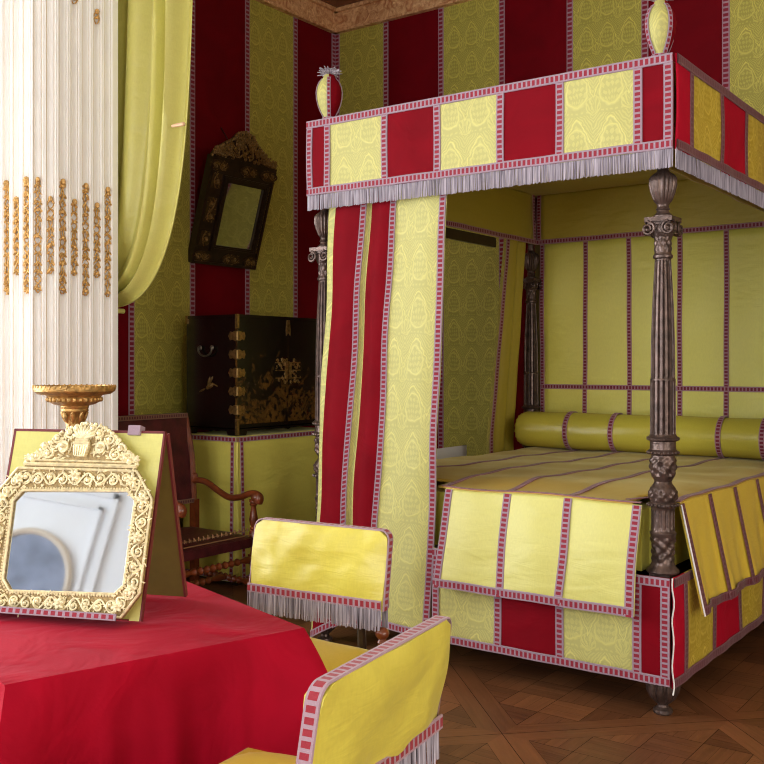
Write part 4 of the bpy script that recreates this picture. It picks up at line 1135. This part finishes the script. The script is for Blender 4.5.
# ------------------------------------------------------------------ red table, easel and gilt mirror
e1 = V((-.957, .290, 0)); e2 = V((-.290, -.957, 0))
TC = V((-1.825, 2.126, .75))
tl, tw = 1.30, .825
tcl = MB(); per = []
r_ = .025
corners = [TC, TC + e1*tl, TC + e1*tl + e2*tw, TC + e2*tw]
def perim():
    """outline of the table top as (point, outward normal, closeness to a corner)"""
    out = []
    for k in range(4):
        a, b = corners[k], corners[(k+1) % 4]; d = (b-a).normalized(); n = V((d.y, -d.x, 0))
        if n.dot(a + (b-a)*.5 - (corners[0]+corners[2])*.5) < 0: n = -n
        L = (b-a).length; m = 44
        for q in range(m):
            s = q/m*L; dc = min(s, L-s)
            out.append((a + d*s, n, dc, k, s))
    return out
pm = perim(); NP = len(pm)
cen = (corners[0] + corners[2])*.5
def corner_dir(k):
    return (corners[k] - cen).normalized()
def drop(i, j):
    p, n, dc, k, s = pm[i % NP]
    t = (j-2)/26; h = max(0, t)*.735
    q = p.copy()
    if j == 0: z = .752
    elif j == 1: q = q + n*.004; z = .749
    else:
        near = k if s < (corners[(k+1) % 4]-corners[k]).length/2 else (k+1) % 4
        cd = V((corners[near].x - cen.x, corners[near].y - cen.y, 0)).normalized()
        w = exp(-(dc/.13)**2)
        fl = .22*(1 - exp(-h*3.0))
        nn = (n*(1-w) + cd*w)
        und = .03*h*sin(i*.62 + .5*sin(i*.21)) + .016*h*sin(i*1.31)
        q = q + n*(.006 + .05*h + und*(1-w)) + cd*(w*fl)
        z = .745 - h
        for ch in (sc1, sc2):       # the cloth gives way where a chair is pushed under it
            a = ch.rotation_euler.z; dx, dy = q.x - ch.location.x, q.y - ch.location.y
            lx, ly = dx*cos(a) + dy*sin(a), -dx*sin(a) + dy*cos(a)
            lim = sd0 - .035
            if ly > lim and ly < .3:
                wgt = sstep(.46, .32, abs(lx))*sstep(.72, .60, z); ny = lerp(ly, lim, wgt)
                q = q + V((-sin(a), cos(a), 0))*(ny - ly)
    return (q.x, q.y, z)
tcl.grid(drop, NP, 28, 0, lambda i, j: (i*.03, j*.03), cu=True)
nt = 24
def topP(i, j):
    u, v = i/nt, j/nt; q = TC + e1*(tl*u) + e2*(tw*v)
    return (q.x, q.y, .752 + .0015*sin(u*9 + v*4)*sin(pi*u)*sin(pi*v))
tcl.grid(topP, nt, nt, 0)
tc = tag(tcl.build('tablecloth', [CLOTH], ang=55), 'scarlet cloth draped to the floor over the table in the foreground', 'tablecloth')

th = radians(16)
U = V((.9265779, .3761028, 0)); na = V((-.3761028, .9265779, 0)); W = na*sin(th) + V((0, 0, cos(th))); N = U.cross(W).normalized()
if N.y > 0: N = -N
O = V((-2.238, 1.884, .7575))
es = thing('table_easel', 'folding yellow silk easel propping up the gilt mirror on the red table', 'easel', tuple(O + U*-.25))
mb = MB(); fbox(mb, O, U, W, N, -.512, 0, 0, .556, -.012, 0); mb.build('front_board', [SILKP], es, smooth=False)
mb = MB()
for a in ((-.516, -.508, 0, .56), (-.002, .004, 0, .56)): fbox(mb, O, U, W, N, *a, -.013, .001)
fbox(mb, O, U, W, N, -.516, .004, .552, .56, -.013, .001)
mb.build('edge_binding', [EASEL], es, smooth=False)
ht = O + W*.556 - N*.012; fo = V((0, 0, 0)) + na*.40; fo = V((ht.x, ht.y, 0)) + na*.13
SW = (V((fo.x, fo.y, .7575)) - ht); SL = SW.length; SW.normalize(); SN = U.cross(SW).normalized()
if SN.y < 0: SN = -SN
mb = MB(); fbox(mb, ht, U, SW, SN, -.505, .0, 0.008, SL-.004, 0, .012); mb.build('back_strut', [OLIVE], es, smooth=False)
mb = MB(); fbox(mb, ht, U, SW, SN, -.001, .006, 0.004, SL-.003, -.001, .014); mb.build('strut_binding', [EASEL], es, smooth=False)
mb = MB(); fbox(mb, O, U, W, N, -.54, -.035, 0, .004, 0, .075); mb.build('ledge', [EASEL], es, smooth=False)
mb = MB(); c0 = O + N*.076; mb.braid([c0 + U*lerp(-.54, -.035, k/20) + W*.006 for k in range(21)], W, .02, N, .0005); mb.build('braid', [BRAID], es, weld=False)
mb = MB(); fbox(mb, O, U, W, N, -.115, -.075, .545, .575, -.02, .012); mb.build('top_tab', [BRAID], es, smooth=False)

# gilt toilet mirror
gm = thing('toilet_mirror', 'ornate pale gilt mirror with pierced crest standing on the red table', 'mirror', tuple(O + U*-.25))
MO = O + N*.03 + W*.005 + U*.013
K = [(-.49, 0), (-.05, 0), (0, .075), (0, .352), (-.062, .438), (-.462, .438), (-.525, .352), (-.525, .06)]
K = [(u, v*.972) for u, v in K]
Gk = [(u, v*.965) for u, v in ((-.418, .062), (-.082, .072), (-.058, .096), (-.058, .350), (-.084, .374), (-.432, .364), (-.458, .332), (-.448, .096))]
mb = MB()
nK = len(K)
for k in range(nK):
    l = (k+1) % nK
    q = [K[k], K[l], Gk[l], Gk[k]]
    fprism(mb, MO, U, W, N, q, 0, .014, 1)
def P2(p, h=0): return MO + U*p[0] + W*p[1] + N*h
CRO = MO - W*.013
def inset(p, q, t): return (lerp(p[0], q[0], t), lerp(p[1], q[1], t))
for k in range(nK):
    l = (k+1) % nK
    for (t, r) in ((.03, .004), (.95, .004)):
        mb.tube([P2(inset(K[k], Gk[k], t), .016), P2(inset(K[l], Gk[l], t), .016)], r, 6)
    a, b = P2(inset(K[k], Gk[k], .45), .013), P2(inset(K[l], Gk[l], .45), .013)
    w = .058
    band(mb, a, b, w, U, W, N, 0, .040)
    # beading along the sight edge
    ga, gb = P2(inset(K[k], Gk[k], .87), .017), P2(inset(K[l], Gk[l], .87), .017); m = max(2, int((gb-ga).length/.009))
    for q in range(m): mb.ball(ga.lerp(gb, q/m), .0042, 5)
for k in range(nK): rosette(mb, P2(inset(K[k], Gk[k], .45), .015), .02, U, W, N)
for c in ((-.26, .405), (-.03, .23), (-.49, .22), (-.25, .03)): rosette(mb, P2(c, .016), .021, U, W, N)
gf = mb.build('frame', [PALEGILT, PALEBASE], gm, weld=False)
mb = MB()
P3 = lambda p, h=0: P2(p, h) - W*.013
CR = [(-.445, .448), (-.44, .468), (-.41, .485), (-.385, .505), (-.36, .53), (-.335, .552), (-.305, .566), (-.27, .578), (-.255, .580), (-.225, .577), (-.19, .566), (-.165, .55), (-.14, .53), (-.115, .505), (-.09, .485), (-.072, .468), (-.068, .448)]
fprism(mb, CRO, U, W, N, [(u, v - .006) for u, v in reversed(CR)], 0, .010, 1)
mb.tube([P3((-.445, .45), .014), P3((-.065, .45), .014)], .006, 6); mb.tube([P3((-.445, .463), .012), P3((-.075, .463), .012)], .003, 6)
cx = -.255
for s in (-1, 1):
    for (du, dv, r, tu, a0) in ((.062, .045, .026, .9, 0), (.115, .03, .02, 1.3, 2), (.15, .018, .014, 1.2, 1), (.09, .078, .018, 1.2, 3), (.05, .095, .016, 1.2, 4), (.13, .05, .013, 1.3, 0), (.025, .108, .014, 1.2, 5), (.165, .01, .01, 1.1, 2)):
        spiral(mb, P3((cx + s*du, .455 + dv), .008), r, tu, a0*s + (0 if s > 0 else pi), s, .0042, U, W, N, .003, 20)
    fprism(mb, CRO, U, W, N, [(cx + s*.062 + .017*cos(a), .505 + .019*sin(a)) for a in [2*pi*k/18 for k in range(18)]], .008, .019)
    mb.ball(P3((cx + s*.062, .507), .019), (.011, .011, .008), 8)
for k in range(260):
    u = random.uniform(-.435, -.075); top = interp(CR, u); v = random.uniform(.468, max(.472, top - .01))
    if abs(u - cx) < .026 and v < .52: continue
    leaf(mb, P3((u, v), .008), random.uniform(.012, .022), .006, atan2(v - .44, u - cx) + random.uniform(-.9, .9), U, W, N, .004)
for k in range(9): leaf(mb, P3((cx, .53), .01), .045, .012, lerp(.35, pi-.35, k/8), U, W, N, .005)
fprism(mb, CRO, U, W, N, [(cx-.017, .475), (cx+.017, .475), (cx+.026, .505), (cx+.024, .515), (cx-.024, .515), (cx-.026, .505)], .006, .024)
mb.tube([P3((cx-.028, .516), .022), P3((cx+.028, .516), .022)], .005, 6); mb.tube([P3((cx-.022, .525), .02), P3((cx+.022, .525), .02)], .006, 6)
for k in range(6): mb.tube([P3((cx-.018+.007*k, .478), .025), P3((cx-.022+.0088*k, .508), .025)], .0022, 4)
for (a, b), (c, d) in zip(CR, CR[1:]): 
    for q in range(2): mb.ball(P3((lerp(a, c, q/2), lerp(b, d, q/2)), .006), random.uniform(.006, .009), 6)
mb.build('crest', [PALEGILT, PALEBASE], gm, weld=False)
mb = MB(); fprism(mb, MO, U, W, N, Gk, -.002, .009); mb.build('mirror_glass', [MIRR], gm, smooth=False)

# ------------------------------------------------------------------ gilt torchere in front of the pier
tp = (-3.545, 2.63)
tor = thing('torchere_stand', 'gilt candle stand with shallow round bowl before the white pier', 'stand', (*tp, 0))
mb = MB()
mb.lathe([(0, 1.385), (.13, 1.388), (.155, 1.402), (.158, 1.408), (.168, 1.408), (.172, 1.398), (.168, 1.384), (.150, 1.372), (.115, 1.366), (.11, 1.36), (0, 1.36)], 48, (*tp, 0))
for k in range(44):
    a = 2*pi*k/44; d = V((cos(a), sin(a), 0))
    leaf(mb, V((*tp, 1.392)) + d*.168, .022, .012, 1.1, V((-sin(a), cos(a), 0)), V((0, 0, 1)), d, .0)
bw2 = mb.build('bowl', [GILT], tor)
mb = MB(); mb.lathe([(0, 1.365), (.108, 1.362), (.112, 1.352), (.108, 1.34), (.085, 1.328), (.06, 1.322), (.058, 1.312), (.05, 1.304), (0, 1.304)], 40, (*tp, 0))
for k in range(30):
    a = 2*pi*k/30; mb.ball((tp[0] + .109*cos(a), tp[1] + .109*sin(a), 1.349), (.010, .010, .011), 8)
mb.build('beaded_collar', [GILT], tor)
mb = MB(); mb.lathe([(0, 1.31), (.056, 1.31), (.058, 1.30), (.042, 1.285), (.036, 1.26), (.031, 1.22), (.028, 1.18), (.034, 1.15), (.04, 1.13), (.026, 1.10), (.03, .95), (.04, .8), (.05, .6), (.06, .5), (.035, .45), (.03, .4), (.05, .34), (.06, .30), (0, .28)], 32, (*tp, 0), lambda a, z: 1 + .07*sin(a*8)*(1 if z < 1.29 else 0))
for k in range(8):
    a = 2*pi*k/8; d = V((cos(a), sin(a), 0))
    leaf(mb, V((*tp, 1.245)) + d*.034, .06, .022, pi/2, V((-sin(a), cos(a), 0)), (V((0, 0, 1)) + d*.35).normalized(), d, .0)
mb.build('stem', [GILT], tor)
for k in range(3):
    a = 2*pi*k/3 + .4; d = V((cos(a), sin(a), 0)); b = V((*tp, 0))
    mb = MB(); mb.tube(catmull([b + d*.03 + V((0,0,.33)), b + d*.12 + V((0,0,.30)), b + d*.17 + V((0,0,.18)), b + d*.19 + V((0,0,.07)), b + d*.24 + V((0,0,.03)), b + d*.25 + V((0,0,.045))], 5), lambda t: .034 - .012*t, 10)
    mb.ball(b + d*.225 + V((0, 0, .025)), (.03, .03, .025), 8)
    mb.build('leg', [GILT], tor)

# white sign on a stand beyond the bed
sg = thing('sign_stand', 'white panel on a slim stand behind the left edge of the bed', 'sign', (-3.80, 5.65, 0))
mb = MB(); mb.box((-3.815, 5.52, .62), (-3.80, 6.28, .897)); mb.build('panel', [CARD], sg, smooth=False)
mb = MB(); mb.tube([(-3.81, 5.6, .012), (-3.81, 5.6, .66)], .014, 8); mb.build('pole', [DARKWOOD], sg)
mb = MB(); mb.lathe([(0, 0), (.13, 0), (.13, .012), (0, .014)], 24, (-3.81, 5.6, 0)); mb.build('base', [DARKWOOD], sg)
# ------------------------------------------------------------------ daylight, plus added fill from the right
w = bpy.data.worlds.new('daylight'); SC.world = w; w.use_nodes = True
bg = w.node_tree.nodes['Background']; bg.inputs[0].default_value = (.82, .90, 1, 1); bg.inputs[1].default_value = 1.5
def winlight(name, loc, rot, sx, sy, e, col=(.95, .98, 1)):
    l = bpy.data.lights.new(name, 'AREA'); l.shape = 'RECTANGLE'; l.size = sx; l.size_y = sy; l.energy = e; l.color = col
    o = bpy.data.objects.new(name, l); C.objects.link(o); o.location = loc; o.rotation_euler = rot
    return o
EL, ER, E_FILL = 205, 150, 120
for (a, c, z0, z1) in LH: winlight('window_daylight', (XW - .32, (a+c)/2, (z0+z1)/2), (0, -pi/2, 0), z1-z0, c-a, EL)
for (a, c, z0, z1) in RH: winlight('window_daylight', ((a+c)/2, -4.32, (z0+z1)/2), (pi/2, 0, 0), c-a, z1-z0, ER)
for (a, c, z0, z1) in FILL_H: winlight('window_daylight', (3.32, (a+c)/2, (z0+z1)/2), (0, pi/2, 0), z1-z0, c-a, E_FILL, (1, .92, .80))  # added warm fill from the right, without a known source
SC.view_settings.view_transform = 'Standard'; SC.view_settings.look = 'None'; SC.view_settings.gamma = 1
SC.view_settings.use_curve_mapping = False; SC.view_settings.exposure = -0.3
SC.cycles.use_denoising = True; SC.cycles.max_bounces = 8; SC.cycles.diffuse_bounces = 5; SC.cycles.glossy_bounces = 5
SC.cycles.sample_clamp_indirect = 6
SC.cycles.filter_width = 1.1
